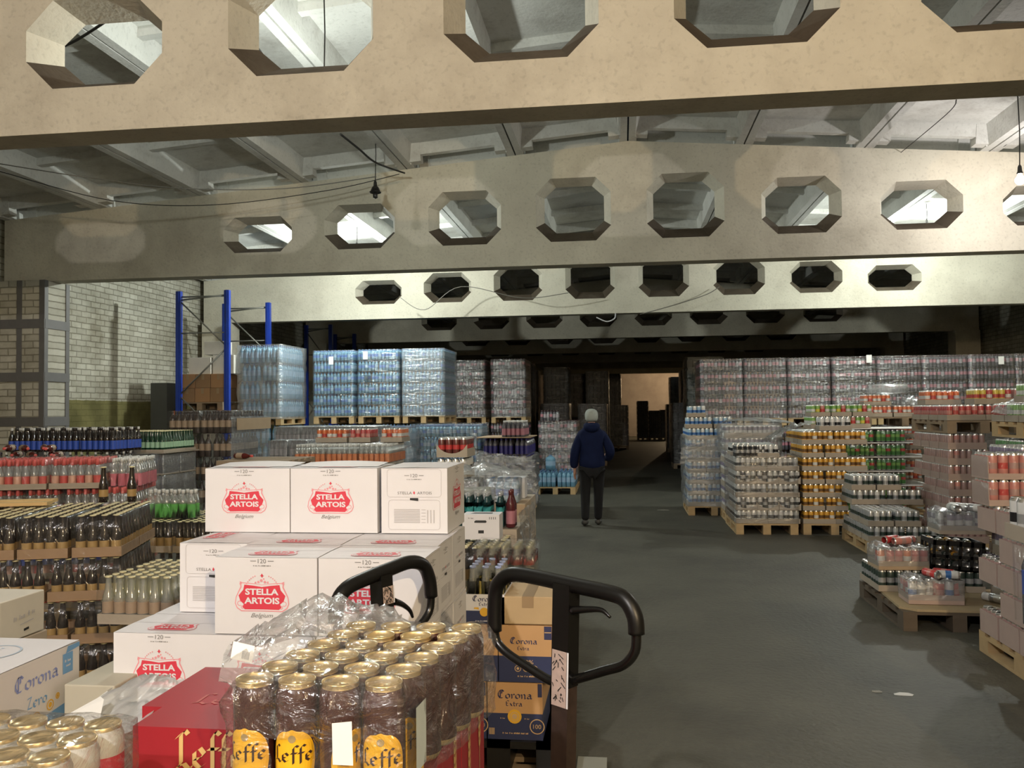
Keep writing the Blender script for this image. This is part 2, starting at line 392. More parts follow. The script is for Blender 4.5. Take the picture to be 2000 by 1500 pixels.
# ribbed roof slabs, 1.5 m wide, bay by bay, following the roof pitch
def slab_mesh():
    mb = MB(); hw, L, H = .742, 5.94, .30
    mb.box(-hw, .0, H-.03, hw, L, H)
    for sx in (-1, 1):      # long side ribs, tapered downward
        a, c = sx*hw, sx*(hw-.13); d = sx*(hw-.085)
        pts = [(a, 0), (d, 0), (c, H-.03), (a, H-.03)]
        for y0, y1 in ((.30, L-.30),):
            for i in range(4):
                j = (i+1) % 4; P = [(pts[i][0], y0, pts[i][1]), (pts[j][0], y0, pts[j][1]), (pts[j][0], y1, pts[j][1]), (pts[i][0], y1, pts[i][1])]
                mb.quad(P if sx > 0 else P[::-1])
            for yy, fl in ((y0, 1), (y1, 0)):
                P = [(p[0], yy, p[1]) for p in pts]; mb.quad(P)
        mb.box(min(a, sx*(hw-.10)), 0, 0, max(a, sx*(hw-.10)), .30, H-.03); mb.box(min(a, sx*(hw-.10)), L-.30, 0, max(a, sx*(hw-.10)), L, H-.03)
        mb.box(min(a, sx*(hw-.24)), .18, .02, max(a, sx*(hw-.24)), .34, H-.03); mb.box(min(a, sx*(hw-.24)), L-.34, .02, max(a, sx*(hw-.24)), L-.18, H-.03)
    for y in (.22, 1.55, 2.93, 4.31, L-.33):
        d = .16 if y in (.22, L-.33) else .09
        mb.box(-hw+.1, y, H-.03-d, hw-.1, y+.10, H-.03)
    return mb.mesh('roof_slab', m_ceil)
sm = slab_mesh()
sl = math.atan((TOPM-TOPE)/HALF)
for bay in range(-2, 8):
    y0 = 5.4+.14+6*bay+.03
    for k in range(12):
        xc = CX-HALF+.75+1.5*k
        o = bpy.data.objects.new('roof_slab', sm); COL.objects.link(o)
        z = beam_top(xc); o.location = (xc, y0, z); o.rotation_euler.y = sl if xc > CX else -sl
        tag(o, 'ribbed whitewashed concrete roof slab', kind='structure')
# ---------------------------------------------------------------- goods: materials
WOOD = mat('pale pallet wood', (.47, .33, .17), .75, var=.28, scale=5, bump=.2)
WOODD = mat('weathered pallet wood', (.27, .20, .13), .8, var=.3, scale=5, bump=.2)
KRAFT = mat('kraft tray board', (.42, .31, .20), .8, var=.07)
KRAFTG = mat('grey tray board', (.40, .34, .27), .8, var=.07)
KRAFTP = mat('pinkish tray board', (.44, .33, .285), .8, var=.07)
KRAFTB = mat('brown tray board', (.31, .20, .115), .8, var=.08)
ALU = mat('aluminium can end', (.72, .72, .70), .28, .9, .05)
GOLD = mat('gold can end', (.84, .66, .36), .30, .8, .08)
FILM = film_mat('shrink film', haze=.012, base=.035, amp=.22)
FILMG = film_mat('grey crinkled film', tint=(.93, .95, .97), haze=.20, base=.10, amp=.6, scale=6, stretch=(1, 1, 3.5), rough=.22)
WRAP = film_mat('stretch wrap', haze=.035, base=.14, amp=.6, scale=3.5, stretch=(.8, .8, 6), rough=.16, bump=.9)
WRAPG = film_mat('milky stretch wrap', tint=(.93, .95, .97), haze=.22, base=.10, amp=.6, scale=3.5, stretch=(.8, .8, 5), rough=.24, bump=.9)
PAPER = mat('white paper', (.80, .79, .76), .8, var=.04)
BLACK = mat('black plastic', (.012, .012, .012), .35, var=.1)
def P_(name, c, rough=.35, **k): return mat(name, c, rough, **k)
def can_prof(body, band, end, h=.166, r=.0325):
    return [(r*.80, 0, end), (r, .008, body), (r, h*.38, band), (r, h*.62, body), (r, h-.016, end), (r*.83, h-.003, end), (r*.86, h, end), (r*.80, h-.004, end), (0.0005, h-.006, end)]
def can_mesh(name, c_body, c_band, end=None, h=.166, r=.0325, seg=10):
    b = MB(); b.lathe([(a, z, {'b': 0, 'd': 1, 'e': 2}[m]) for a, z, m in can_prof('b', 'd', 'e', h, r)], seg, cap=False)
    return b.mesh('can', [c_body, c_band, end or ALU])
def bottle_mesh(name, body, label, cap, h=.24, r=.0305, neck=.013, shoulder=.60, lab=(.16, .46), capm=.03, seg=10, capw=1.12):
    """glass or PET bottle: foot, body with a label band, shoulder, neck and cap"""
    b = MB(); hs = h*shoulder
    pr = [(r*.85, 0, 0), (r, .006, 0), (r, h*lab[0], 1), (r, h*lab[1], 0), (r, hs, 0), (r*.86, hs+h*.07, 0), (neck*1.35, hs+h*.20, 0), (neck, h-capm-.004, 0), (neck, h-capm, 2), (neck*capw, h-capm+.002, 2), (neck*capw, h-.002, 2), (neck*capw*.85, h, 2), (.0005, h, 2)]
    b.lathe(pr, seg, cap=False); return b.mesh('bottle', [body, label, cap])
def tray_mesh(w, d, h, m, arch=False):
    """open corrugated tray, walls 5 mm; arch: front wall with a dip in the middle"""
    b = MB(); t = .005; b.box(0, 0, 0, w, d, .006)
    b.box(0, d-t, .006, w, d, h); b.box(0, t, .006, t, d-t, h); b.box(w-t, t, .006, w, d-t, h)
    if arch == 'low': b.box(w*0, 0, .006, w, t, .04)
    elif arch:
        n = 8; xs = [w*i/n for i in range(n+1)]; zt = [h*(1.55-1.1*math.sin(PI*i/n)**.6) for i in range(n+1)]
        for i in range(n):
            for y in (0, t): 
                P = [(xs[i], y, .006), (xs[i+1], y, .006), (xs[i+1], y, zt[i+1]), (xs[i], y, zt[i])]; b.quad(P if y == 0 else P[::-1])
            b.quad([(xs[i], 0, zt[i]), (xs[i+1], 0, zt[i+1]), (xs[i+1], t, zt[i+1]), (xs[i], t, zt[i])])
    else: b.box(0, 0, .006, w, t, h)
    return b.mesh('tray', m)
def film_mesh(w, d, h, m, z0=.01, sag=.006, nx=4, ny=3):
    """shrink film drawn over a pack: soft shell open at the bottom"""
    b = MB(); o = .003; rng = random.Random(int(w*991+d*77+h*13)); r = .018
    def P(u, v, z):
        return (u, v, z)
    X = [-o, r, *[w*i/nx for i in range(1, nx)], w-r, w+o]; Y = [-o, r, *[d*i/ny for i in range(1, ny)], d-r, d+o]
    top = {}
    for i, x in enumerate(X):
        for j, y in enumerate(Y):
            e = i in (0, len(X)-1) or j in (0, len(Y)-1); z = h-(.012 if e else 0)+(rng.uniform(-sag, sag*.3) if not e else 0)
            top[i, j] = len(b.v); b.v.append((x, y, z+.004))
    for i in range(len(X)-1):
        for j in range(len(Y)-1):
            b.f.append((top[i, j], top[i+1, j], top[i+1, j+1], top[i, j+1])); b.m.append(0); b.s.append(True)
    ring = [(i, 0) for i in range(len(X))]+[(len(X)-1, j) for j in range(1, len(Y))]+[(i, len(Y)-1) for i in reversed(range(len(X)-1))]+[(0, j) for j in reversed(range(1, len(Y)-1))]
    prev = [top[k] for k in ring]
    for z in (h*.55, z0):
        cur = []
        for k in ring:
            x, y, _ = b.v[top[k]]; cur.append(len(b.v)); b.v.append((x+(rng.uniform(-.002, .002)), y+rng.uniform(-.002, .002), z))
        for a in range(len(ring)):
            c = (a+1) % len(ring); b.f.append((prev[c], prev[a], cur[a], cur[c])); b.m.append(0); b.s.append(True)
        prev = cur
    return b.mesh('shrink_film', m)
class PackType:
    """a kind of tray or shrink pack: unit (can or bottle) mesh on a grid, an optional board tray and film"""
    def __init__(s, name, cat, unit, umesh, pitch, n_long, n_short, h, tray=None, trayh=.06, film=None, arch=False, uh=None):
        s.__dict__.update(locals()); s.cache = {}; s.L = n_long*pitch+.012; s.Sh = n_short*pitch+.012
    def kit(s, along_x, mask):
        """mask: letters f (front row), a (row on the low-x side), b (row on the high-x side), t (every unit)"""
        key = (along_x, mask)
        if key in s.cache: return s.cache[key]
        nx, ny = (s.n_long, s.n_short) if along_x else (s.n_short, s.n_long)
        w, d = nx*s.pitch+.012, ny*s.pitch+.012; k = []
        if s.tray: k.append(('tray', tray_mesh(w, d, s.trayh, s.tray, s.arch), (0, 0, 0)))
        um = s.umesh if isinstance(s.umesh, list) else [s.umesh]
        for i in range(nx):
            for j in range(ny):
                if 't' in mask or ('f' in mask and j == 0) or ('a' in mask and i == 0) or ('b' in mask and i == nx-1):
                    k.append((s.unit, um[(i*7+j*3) % len(um)], (.006+s.pitch*(i+.5), .006+s.pitch*(j+.5), .007 if s.tray else .001), (i*2.4+j*1.7) % 6.28 if s.name != 'x' else 0))
        if s.film: k.append(('shrink_film', film_mesh(w, d, s.h-.006, s.film), (0, 0, 0)))
        s.cache[key] = k; return k
def pallet_kit(w, d, m):
    """four-way wooden pallet: deck boards, stringers, nine blocks and three skids"""
    b = MB(); n = 5 if d > 1.0 else 4
    for i in range(7 if d > 1 else 5):
        nn = (7 if d > 1 else 5); bw = .10; y = i*(d-bw)/(nn-1); b.box(0, y, .122, w, y+bw, .144)
    deck = b.mesh('deck_board', m); b2 = MB()
    for x in (0, w/2-.05, w-.10): b2.box(x, 0, .10, x+.10, d, .122); b2.box(x, 0, 0, x+.10, d, .022)
    st = b2.mesh('skid', m); b3 = MB(); b3.box(-.05, -.07, .022, .05, .07, .10); bl = b3.mesh('block', m)
    k = [('deck', deck, (0, 0, 0)), ('skid', st, (0, 0, 0))]
    for x in (.05, w/2, w-.05):
        for y in (.07, d/2, d-.07): k.append(('block', bl, (x, y, 0)))
    return k
_pk = {}
def pallet(loc, w, d, rz, label, m=None, group='wooden pallets under the stacked goods'):
    key = (w, d, id(m)); 
    if key not in _pk: _pk[key] = pallet_kit(w, d, m or WOOD)
    return place(_pk[key], 'wooden_pallet', label, 'pallet', group, loc, rz)
ORD = ['top', 'second', 'third', 'fourth', 'fifth', 'sixth', 'seventh', 'eighth', 'ninth', 'tenth']
USED = {}
def uniq(l):
    n = len(l.split())
    if n > 16: l = ' '.join(l.split()[:16])
    USED[l] = USED.get(l, 0)+1
    return l
def stack(pt, what, where, o, side, Wd, Dp, z0, layers, rz=0.0, group=None, layh=None, side_rows=True, expose_top=True, jit=.006, nskip=None, first='a', labs=None, film_override=None):
    """goods layer by layer. o: the near corner at the aisle side; side +1 grows to the right of it, -1 to the left.
    Only packs that show (front row, aisle side, uppermost layer) are built."""
    o = Vector((o[0], o[1], 0)); ux = Vector((math.cos(rz), math.sin(rz), 0)); uy = Vector((-math.sin(rz), math.cos(rz), 0))
    h = layh or pt.h; rng = random.Random(len(where)*31+layers)
    for L in range(layers):
        ax = (L % 2 == 0) == (first == 'a')
        pw, pd = (pt.L, pt.Sh) if ax else (pt.Sh, pt.L)
        nx = max(1, int((Wd+.03)//(pw+.002))); ny = max(1, int((Dp+.03)//(pd+.002)))
        gx = (Wd-nx*pw)/max(1, nx-1) if nx > 1 else 0; gy = (Dp-ny*pd)/max(1, ny-1) if ny > 1 else 0
        gx = max(.002, min(gx, .02)); gy = max(.002, min(gy, .02))
        isTop = (L == layers-1) and expose_top
        t = ORD[min(layers-1-L, 9)]
        for i in range(nx):
            for j in range(ny):
                if not ((i == 0 and side_rows) or j == 0 or isTop): continue
                if nskip and nskip(L, i, j, nx, ny): continue
                mask = ''
                if isTop: mask = 't'
                else:
                    if j == 0: mask += 'f'
                    if i == 0: mask += 'a' if side > 0 else 'b'
                lx = (i*(pw+gx)) if side > 0 else -((i+1)*pw+i*gx)
                ly = j*(pd+gy)
                p = o+ux*(lx+rng.uniform(-jit, jit)*.3)+uy*(ly+rng.uniform(0, jit)*.3)
                fb = 'front' if j == 0 else (f'{["", "second", "third", "fourth", "fifth", "sixth", "seventh"][min(j,6)]} from front')
                if nx == 1: lr = ''
                elif side > 0: lr = ['left', 'right'][i] if nx == 2 else (['left', 'middle', 'right'][i] if nx == 3 else ['leftmost', 'second', 'third', 'fourth', 'fifth', 'sixth', 'seventh', 'eighth'][i])
                else: lr = ['right', 'left'][i] if nx == 2 else (['right', 'middle', 'left'][i] if nx == 3 else ['rightmost', 'second', 'third', 'fourth', 'fifth', 'sixth', 'seventh', 'eighth'][i])
                lab = f'{what}, {t} layer, {fb} {lr}'.strip()+f', {where}'
                p.z = z0+L*h
                place(pt.kit(ax, mask), pt.name, uniq(lab), pt.cat, group or f'{what}s, {where}', p, rz)
    return z0+layers*h
def wrap_shell(name, o, side, Wd, Dp, z0, z1, rz, m, label, group, bulge=.006, rows=14, cols=9, seed=1, top=True, skirt=0.0):
    """stretch film wound round a load: a pleated shell standing a little off the goods"""
    rng = random.Random(seed); b = MB(); g = .006
    xs = (-g, Wd+g) if side > 0 else (-Wd-g, g)
    per = []
    def seg(a, c, n):
        for k in range(n): per.append((a[0]+(c[0]-a[0])*k/n, a[1]+(c[1]-a[1])*k/n))
    A, B, Cc, D = (xs[0], -g), (xs[1], -g), (xs[1], Dp+g), (xs[0], Dp+g)
    seg(A, B, cols); seg(B, Cc, cols); seg(Cc, D, cols); seg(D, A, cols)
    n = len(per); cx, cy = (xs[0]+xs[1])/2, Dp/2; rowsi = []
    for r in range(rows+1):
        z = z0+(z1-z0)*r/rows+rng.uniform(-.006, .006); ids = []
        for k, (x, y) in enumerate(per):
            dd = rng.uniform(0, bulge); d = Vector((x-cx, y-cy)); l = d.length
            q = 1+dd/l; ids.append(len(b.v)); b.v.append((cx+(x-cx)*q, cy+(y-cy)*q, z+(0 if 0 < r < rows else 0)))
        rowsi.append(ids)
    for r in range(rows):
        for k in range(n):
            c = (k+1) % n; b.f.append((rowsi[r][k], rowsi[r][c], rowsi[r+1][c], rowsi[r+1][k])); b.m.append(0); b.s.append(True)
    ob = b.build(name, m, loc=(o[0], o[1], 0), rz=rz); return tag(ob, label, 'plastic wrap', group)
def crumple(name, corners, z, m, label, seed=3, amp=.05, n=14, drop=.0, cat='plastic film', dome=0.0, group=None):
    """loose sheet of film, pleated, spread over the quadrilateral corners [(x,y)*4] near height z"""
    rng = random.Random(seed); b = MB(); ph = [rng.uniform(0, 6) for _ in range(8)]; fr = [rng.uniform(3, 14) for _ in range(8)]
    c = [Vector((p[0], p[1], p[2] if len(p) > 2 else z)) for p in corners]
    for i in range(n+1):
        for j in range(n+1):
            u, v = i/n, j/n; p = (c[0]*(1-u)+c[1]*u)*(1-v)+(c[3]*(1-u)+c[2]*u)*v
            q = abs(math.sin(fr[0]*u+ph[0]+3*v))*.5+abs(math.sin(fr[1]*v+ph[1]-4*u))*.4+abs(math.sin(fr[2]*(u+v)*1.4+ph[2]))*.3+rng.uniform(0, .35)
            edge = min(u, 1-u, v, 1-v)*2
            wob = Vector((rng.uniform(-1, 1), rng.uniform(-1, 1), 0))*amp*.25
            b.v.append(tuple(p+wob+Vector((0, 0, amp*q*(.35+edge)+dome*math.sin(PI*u)*math.sin(PI*v)-drop*(1-min(1, edge*3))))))
    for i in range(n):
        for j in range(n):
            a = i*(n+1)+j; b.f.append((a, a+n+1, a+n+2, a+1)); b.m.append(0); b.s.append(True)
    return tag(b.build(name, m), label, cat, group)

# unit colours and pack types
def cmat(n, c, r=.3, **k): return mat(n, c, r, var=.12, scale=30, **k)
C_white = cmat('white can', (.66, .66, .64)); C_grey = cmat('silver can', (.42, .43, .44), metal=.4); C_black = cmat('black can', (.015, .015, .018))
C_blue = cmat('blue can', (.05, .16, .42)); C_lblue = cmat('pale blue can', (.34, .52, .68)); C_yel = cmat('yellow can', (.72, .38, .05)); C_brn = cmat('brown print', (.16, .08, .03))
C_green = cmat('green can', (.06, .22, .05)); C_lgreen = cmat('light green can', (.22, .42, .10)); C_red = cmat('red can', (.50, .05, .05)); C_pink = cmat('rose can', (.55, .22, .19))
C_org = cmat('orange can', (.68, .16, .04)); C_purp = cmat('violet grey can', (.20, .17, .25)); C_maroon = cmat('maroon can', (.13, .035, .03)); C_dgreen = cmat('dark green can', (.035, .055, .045))
C_pinkb = cmat('pale rose can', (.40, .25, .23)); C_lemon = cmat('lemon can', (.70, .55, .08))
cans = {k: can_mesh(k, *v) for k, v in {
 'whiteblack': (C_white, C_black), 'black': (C_black, C_grey), 'yellow': (C_yel, C_brn), 'yellow2': (C_yel, C_white), 'silver': (C_grey, C_dgreen), 'silver2': (C_white, C_grey), 'blue': (C_lblue, C_blue),
 'blue2': (C_white, C_blue), 'green': (C_green, C_lgreen), 'green2': (C_green, C_red), 'lgreen': (C_lgreen, C_white), 'lgreen2': (C_lgreen, C_lemon), 'red': (C_red, C_pink), 'red2': (C_red, C_white), 'orange': (C_org, C_white), 'orange2': (C_org, C_red),
 'pink': (C_pink, C_pinkb), 'rose': (C_pinkb, C_pinkb), 'purple': (C_purp, C_white), 'dgreen': (C_dgreen, C_grey), 'redwhite': (C_pink, C_red), 'lemon': (C_lemon, C_red)}.items()}
P66 = .0665
def CT(key, units, tray=KRAFTG, film=None, trayh=.062, h=.174, nl=6, ns=4, arch=False, name='can_tray'):
    return PackType(name, 'can tray', 'can', [cans[u] for u in units], P66, nl, ns, h, tray, trayh, film, arch)
T_wb = CT('wb', ['whiteblack', 'whiteblack', 'silver2']); T_wba = CT('wba', ['whiteblack', 'black', 'whiteblack'], arch=True)
T_black = CT('bk', ['black'], tray=None, film=FILM, name='can_pack'); T_yel = CT('y', ['yellow', 'yellow', 'yellow2']); T_sil = CT('s', ['silver', 'silver2', 'silver'])
T_blue = CT('b', ['blue', 'blue2']); T_green = CT('g', ['green', 'green', 'green2'], tray=None, film=FILM, name='can_pack'); T_lg = CT('lg', ['lgreen', 'lgreen2', 'green'], film=FILM)
T_lgs = CT('lgs', ['lgreen', 'lgreen2', 'redwhite']); T_red = CT('r', ['red', 'redwhite', 'red'], film=FILM); T_org = CT('o', ['orange', 'orange2', 'orange'], film=FILM)
T_rose = CT('ro', ['rose'], tray=KRAFTP, trayh=.148, film=None); T_pink = CT('p', ['pink', 'redwhite', 'pink'], tray=KRAFTP, film=FILM, trayh=.05)
T_rosel = CT('rl', ['pink', 'redwhite', 'pink'], tray=KRAFTP, trayh=.15, film=FILM, arch='low')
T_roseg = CT('rg', ['rose', 'pink', 'rose'], tray=KRAFTP, trayh=.075, film=FILM); T_rw = CT('rw', ['redwhite', 'red2'], tray=KRAFTP, trayh=.06)
T_pur = CT('pu', ['purple'], trayh=.075); T_dg = CT('dg', ['dgreen'], tray=KRAFTG, trayh=.05); T_lem = CT('le', ['lemon', 'lemon', 'red2'], film=FILM); T_white = CT('w', ['silver2', 'whiteblack'])
# bottles
B_wat = cmat('water blue PET', (.15, .31, .44), .18); B_watl = cmat('water label', (.10, .22, .55), .4); B_wcap = cmat('blue cap', (.08, .16, .32), .4); B_lab2 = cmat('white blue label', (.30, .45, .62), .4)
B_cola = cmat('cola PET', (.10, .095, .11), .15); B_clab = cmat('pinkish label', (.40, .17, .21), .45); B_clab2 = cmat('grey label', (.36, .33, .36), .4); B_ccap = cmat('dark red cap', (.05, .02, .025), .4); B_clear = film_mat('clear grey PET', tint=(.80, .83, .85), haze=.22, base=.10, amp=.5, scale=3, bump=.1)
B_brown = cmat('brown beer PET', (.055, .04, .035), .15); B_blab = cmat('buff label', (.36, .26, .18), .6); B_gcap = cmat('gold crown cap', (.78, .70, .42), .35, metal=.2); B_dk = cmat('dark glass', (.018, .012, .010), .08, coat=.6); B_dlab = cmat('amber label', (.34, .22, .08), .5)
B_grn = cmat('green glass', (.012, .05, .025), .08, coat=.6); B_glab = cmat('pale green label', (.35, .55, .38), .5); B_blu = cmat('blue label', (.03, .08, .42), .5); B_navy = cmat('navy label', (.035, .03, .16), .4); B_red = cmat('red neck foil', (.55, .08, .07), .45)
B_orange = cmat('orange soda', (.62, .22, .10), .15); B_pinkd = cmat('pink drink', (.55, .16, .20), .15); B_gdr = cmat('green drink', (.12, .42, .10), .15); B_wcap2 = cmat('white cap', (.62, .62, .60), .4); B_pale = film_mat('pale straw glass', tint=(.85, .85, .62), haze=.25, base=.12, amp=.5, scale=3, bump=.1); B_teal = cmat('teal glass', (.05, .30, .32), .12)
B_peach = cmat('peach label', (.62, .34, .25), .5); B_amb = cmat('amber beer glass', (.66, .52, .14), .10); B_clg = film_mat('clear glass', tint=(.88, .90, .88), haze=.16, base=.12, amp=.5, scale=3, bump=.1); B_bluecap = cmat('blue crown cap', (.30, .36, .60), .35)
bm = lambda *a, **k: bottle_mesh('b', *a, **k)
def BP(um, pitch, nl, ns, h, tray=None, film=None, trayh=.05, name='bottle_pack', cat='bottle pack'):
    return PackType(name, cat, 'bottle', um, pitch, nl, ns, h, tray, trayh, film)
b_w5 = bm(B_wat, B_watl, B_wcap, h=.200, r=.0315, lab=(.30, .55), shoulder=.66); b_w5b = bm(B_wat, B_lab2, B_wcap, h=.200, r=.0315, lab=(.30, .60), shoulder=.66)
b_w15 = bm(B_wat, B_lab2, B_wcap, h=.315, r=.043, lab=(.30, .60), shoulder=.68, neck=.014)
b_c5 = bm(B_cola, B_clab, B_ccap, h=.225, r=.0315, lab=(.38, .64), shoulder=.66); b_c5b = bm(B_cola, B_clab2, B_ccap, h=.225, r=.0315, lab=(.30, .64), shoulder=.66); b_c5c = bm(B_clear, B_clab2, B_ccap, h=.225, r=.0315, lab=(.3, .64), shoulder=.66)
W_05 = BP([b_w5, b_w5, b_w5b], .0655, 6, 4, .213, name='water_pack'); W_05b = BP([b_w5b, b_w5b, b_w5], .0655, 6, 4, .213, name='water_pack')
W_15 = BP([b_w15], .088, 4, 2, .328, name='large_water_pack'); C_05 = BP([b_c5, b_c5b, b_c5], .0655, 6, 4, .237, name='soda_pack'); C_05b = BP([b_c5c, b_c5b], .0655, 6, 4, .237)
C_s = BP([b_c5, b_c5b, b_c5c], .0655, 6, 4, .224, name='soda_bottle_pack')
b_bp = bm(B_brown, B_blab, B_brown, h=.305, r=.043, lab=(.28, .58), shoulder=.62, neck=.014); Q_15 = BP([b_bp], .088, 5, 3, .315, film=FILM)
b_dk = bm(B_dk, B_dlab, B_gcap, h=.228, r=.0285, lab=(.16, .36), shoulder=.48, capm=.008, seg=12, capw=1.4); V_T = BP([b_dk], .063, 6, 4, .241, tray=KRAFTB, film=FILM, trayh=.055, name='bottle_tray', cat='bottle tray')
b_gr = bm(B_grn, B_glab, B_gcap, h=.250, r=.0305, lab=(.18, .46), shoulder=.52, capm=.008); R_T = BP([b_gr], .063, 6, 4, .262, tray=KRAFTG, trayh=.03, name='bottle_tray', cat='bottle tray'); R_D = BP([bm(B_dk, B_dk, B_gcap, h=.25, shoulder=.5, capm=.008)], .063, 6, 4, .262, tray=KRAFTG, film=FILMG, trayh=.02, name='bottle_tray', cat='bottle tray')
b_bl = bm(B_dk, B_blu, B_wcap2, h=.275, r=.034, lab=(.10, .46), shoulder=.55); S_P = BP([b_bl, bm(B_dk, B_blu, B_dk, h=.275, r=.034, lab=(.10, .46), shoulder=.55)], .07, 6, 4, .28)
b_pk = bm(B_clg, B_peach, B_red, h=.228, r=.0305, lab=(.12, .42), shoulder=.50, capm=.05); U_P = BP([b_pk, bm(B_clear, B_red, B_red, h=.228, r=.0305, lab=(.12, .42), shoulder=.50, capm=.05)], .063, 6, 4, .25, tray=KRAFTG, film=FILM, trayh=.045)
U_C = BP([bm(B_clg, B_pinkd, B_wcap2, h=.228, r=.0305, lab=(.0, .45), shoulder=.55)], .063, 4, 4, .25, film=FILM)
b_or = bm(B_clg, B_orange, B_wcap2, h=.222, r=.031, lab=(.02, .48), shoulder=.60); O_P = BP([b_or], .065, 6, 4, .235, film=FILM)
X_P = BP([bm(B_cola, B_clab2, B_cola, h=.240, r=.031, lab=(.15, .5), shoulder=.6)], .065, 6, 4, .25, film=FILMG)
P_1 = BP([bm(B_cola, B_clab, B_wcap2, h=.262, r=.036, lab=(.12, .52), shoulder=.62)], .074, 5, 3, .27); P_2 = BP([bm(B_cola, B_navy, B_navy, h=.262, r=.036, lab=(.05, .56), shoulder=.62)], .074, 5, 3, .27)
W1_T = BP([bm(B_dk, B_dlab, B_gcap, h=.228, shoulder=.5, capm=.008, capw=1.4)], .063, 6, 4, .241, tray=KRAFTG, film=FILM, trayh=.05, name='bottle_tray', cat='bottle tray')
W2_T = BP([bm(B_pale, B_brn if False else B_blab, B_gcap, h=.228, shoulder=.5, capm=.01, lab=(.2, .45), seg=12, capw=1.4)], .063, 6, 4, .241, tray=KRAFTG, film=FILM, trayh=.05, name='bottle_tray', cat='bottle tray')
G_P = BP([bm(B_clg, B_gdr, B_wcap2, h=.222, r=.033, lab=(.02, .50), shoulder=.58)], .068, 6, 2, .23, film=FILM)

# ---------------------------------------------------------------- right side of the aisle
def corner(px, D, z=0): p = W(px, D, z); return (p.x, p.y)
def pal(o, side, Wd, Dp, label, z=0, rz=0, m=None):
    ux = Vector((math.cos(rz), math.sin(rz), 0)); p = Vector((o[0], o[1], z)) if side > 0 else Vector((o[0], o[1], z))-ux*Wd
    return pallet((p.x, p.y, z), Wd, Dp, rz, label, m)
PZ = .146
# A  blue cans under film
oA = corner(1345, 13.5); pal(oA, 1, .8, 1.2, 'wooden pallet under the film wrapped blue cans')
stack(T_blue, 'tray of blue and white cans', 'film wrapped stack by the aisle', oA, 1, .8, 1.2, PZ, 7)
zA = PZ+7*.174
place(T_blue.kit(True, 't'), 'can_tray', 'tray of blue cans standing loose on the wrapped can stack, lower of two at left', 'can tray', 'loose blue can trays', (oA[0]-.02, oA[1]+.05, zA+.002))
place(T_blue.kit(False, 't'), 'can_tray', 'tray of blue cans on the wrapped can stack, right of the two piled trays', 'can tray', 'loose blue can trays', (oA[0]+.42, oA[1]+.03, zA+.002))
place(T_blue.kit(False, 't'), 'can_tray', 'topmost tray of blue cans, upper of two at left on the wrapped stack', 'can tray', 'loose blue can trays', (oA[0]+.02, oA[1]+.05, zA+.178))
wrap_shell('stretch_wrap', oA, 1, .8, 1.2, PZ, PZ+1.1, 0, WRAPG, 'crinkled clear stretch wrap round the blue cans by the aisle', None, bulge=.05, seed=4)
crumple('plastic_film', [(oA[0]-.10, oA[1]-.06, 1.05), (oA[0]+.72, oA[1]-.07, 1.30), (oA[0]+.70, oA[1]-.035, .92), (oA[0]-.12, oA[1]-.03, .80)], 1, FILMG, 'torn flap of clear film hanging down the front of the blue can stack', seed=9, amp=.04)
# B  white and black cans
oB = corner(1438, 11.42); pal(oB, 1, .8, 1.2, 'wooden pallet under the black and white cans')
def skB(L, i, j, nx, ny): return L == 5 and i == 0 and j == 0
stack(T_wb, 'tray of black and white cans', 'stack left of the yellow cans', oB, 1, .8, 1.2, PZ, 6, nskip=lambda L, i, j, nx, ny: (j == 0 and L in (1, 3)) or skB(L, i, j, nx, ny), first='a')
for L in (1, 3):
    for i in range(3):
        place(T_wba.kit(False, 'fa' if i == 0 else 'f'), 'can_tray', f'arched front tray of black and white cans, {ORD[5-L]} layer, {["left","middle","right"][i]}, left of yellow cans', 'can tray', 'arched trays of black and white cans', (oB[0]+i*.282, oB[1], PZ+L*.174))
place(T_black.kit(True, 't'), 'can_pack', 'shrink pack of black cans, top layer front left beside pale cans', 'can pack', None, (oB[0], oB[1], PZ+5*.174))
wrap_shell('stretch_wrap', oB, 1, .8, 1.2, PZ, PZ+.9, 0, WRAP, 'clear stretch wrap round the black and white cans', None, bulge=.004, seed=5)
# C  yellow cans
oC = (oB[0]+.87, oB[1]+.02); pal(oC, 1, .8, 1.2, 'wooden pallet under the yellow cans')
stack(T_yel, 'tray of yellow cans', 'stack right of the black and white cans', oC, 1, .8, 1.2, PZ, 7)
place(T_white.kit(True, 't'), 'can_tray', 'tray of white cans alone on top of the yellow can stack', 'can tray', None, (oC[0]+.24, oC[1]+.05, PZ+7*.174+.003))
crumple('plastic_film', [(oC[0]-.35, oC[1]+.2, PZ+6*.174+.03), (oC[0]+.0, oC[1]+.1, PZ+7*.174+.05), (oC[0]+.25, oC[1]+.5, PZ+7*.174+.06), (oC[0]-.35, oC[1]+.7, PZ+6*.174+.05)], 1, FILMG, 'grey crumpled film lying over the back corner of the yellow cans', seed=12, amp=.09)
# N behind B and C
oN = (oB[0]+.02, oB[1]+1.32); pal(oN, 1, .8, .8, 'wooden pallet under the film wrapped violet cans')
stack(T_pur, 'tray of violet grey cans', 'stack behind the black and white cans', oN, 1, .8, .8, PZ, 7, layh=.182)
wrap_shell('stretch_wrap', oN, 1, .8, .8, 1.0, PZ+7*.182+.03, 0, WRAPG, 'milky crumpled wrap round the violet can stack', None, bulge=.05, seed=6)
crumple('plastic_film', [(oN[0], oN[1]-.06, 1.5), (oN[0]+1.0, oN[1]-.06, 1.46), (oN[0]+1.0, oN[1]+.4, 1.44), (oN[0], oN[1]+.4, 1.45)], 1.45, WRAPG, 'milky film bunched on top of the violet cans', seed=15, amp=.05, drop=.02)
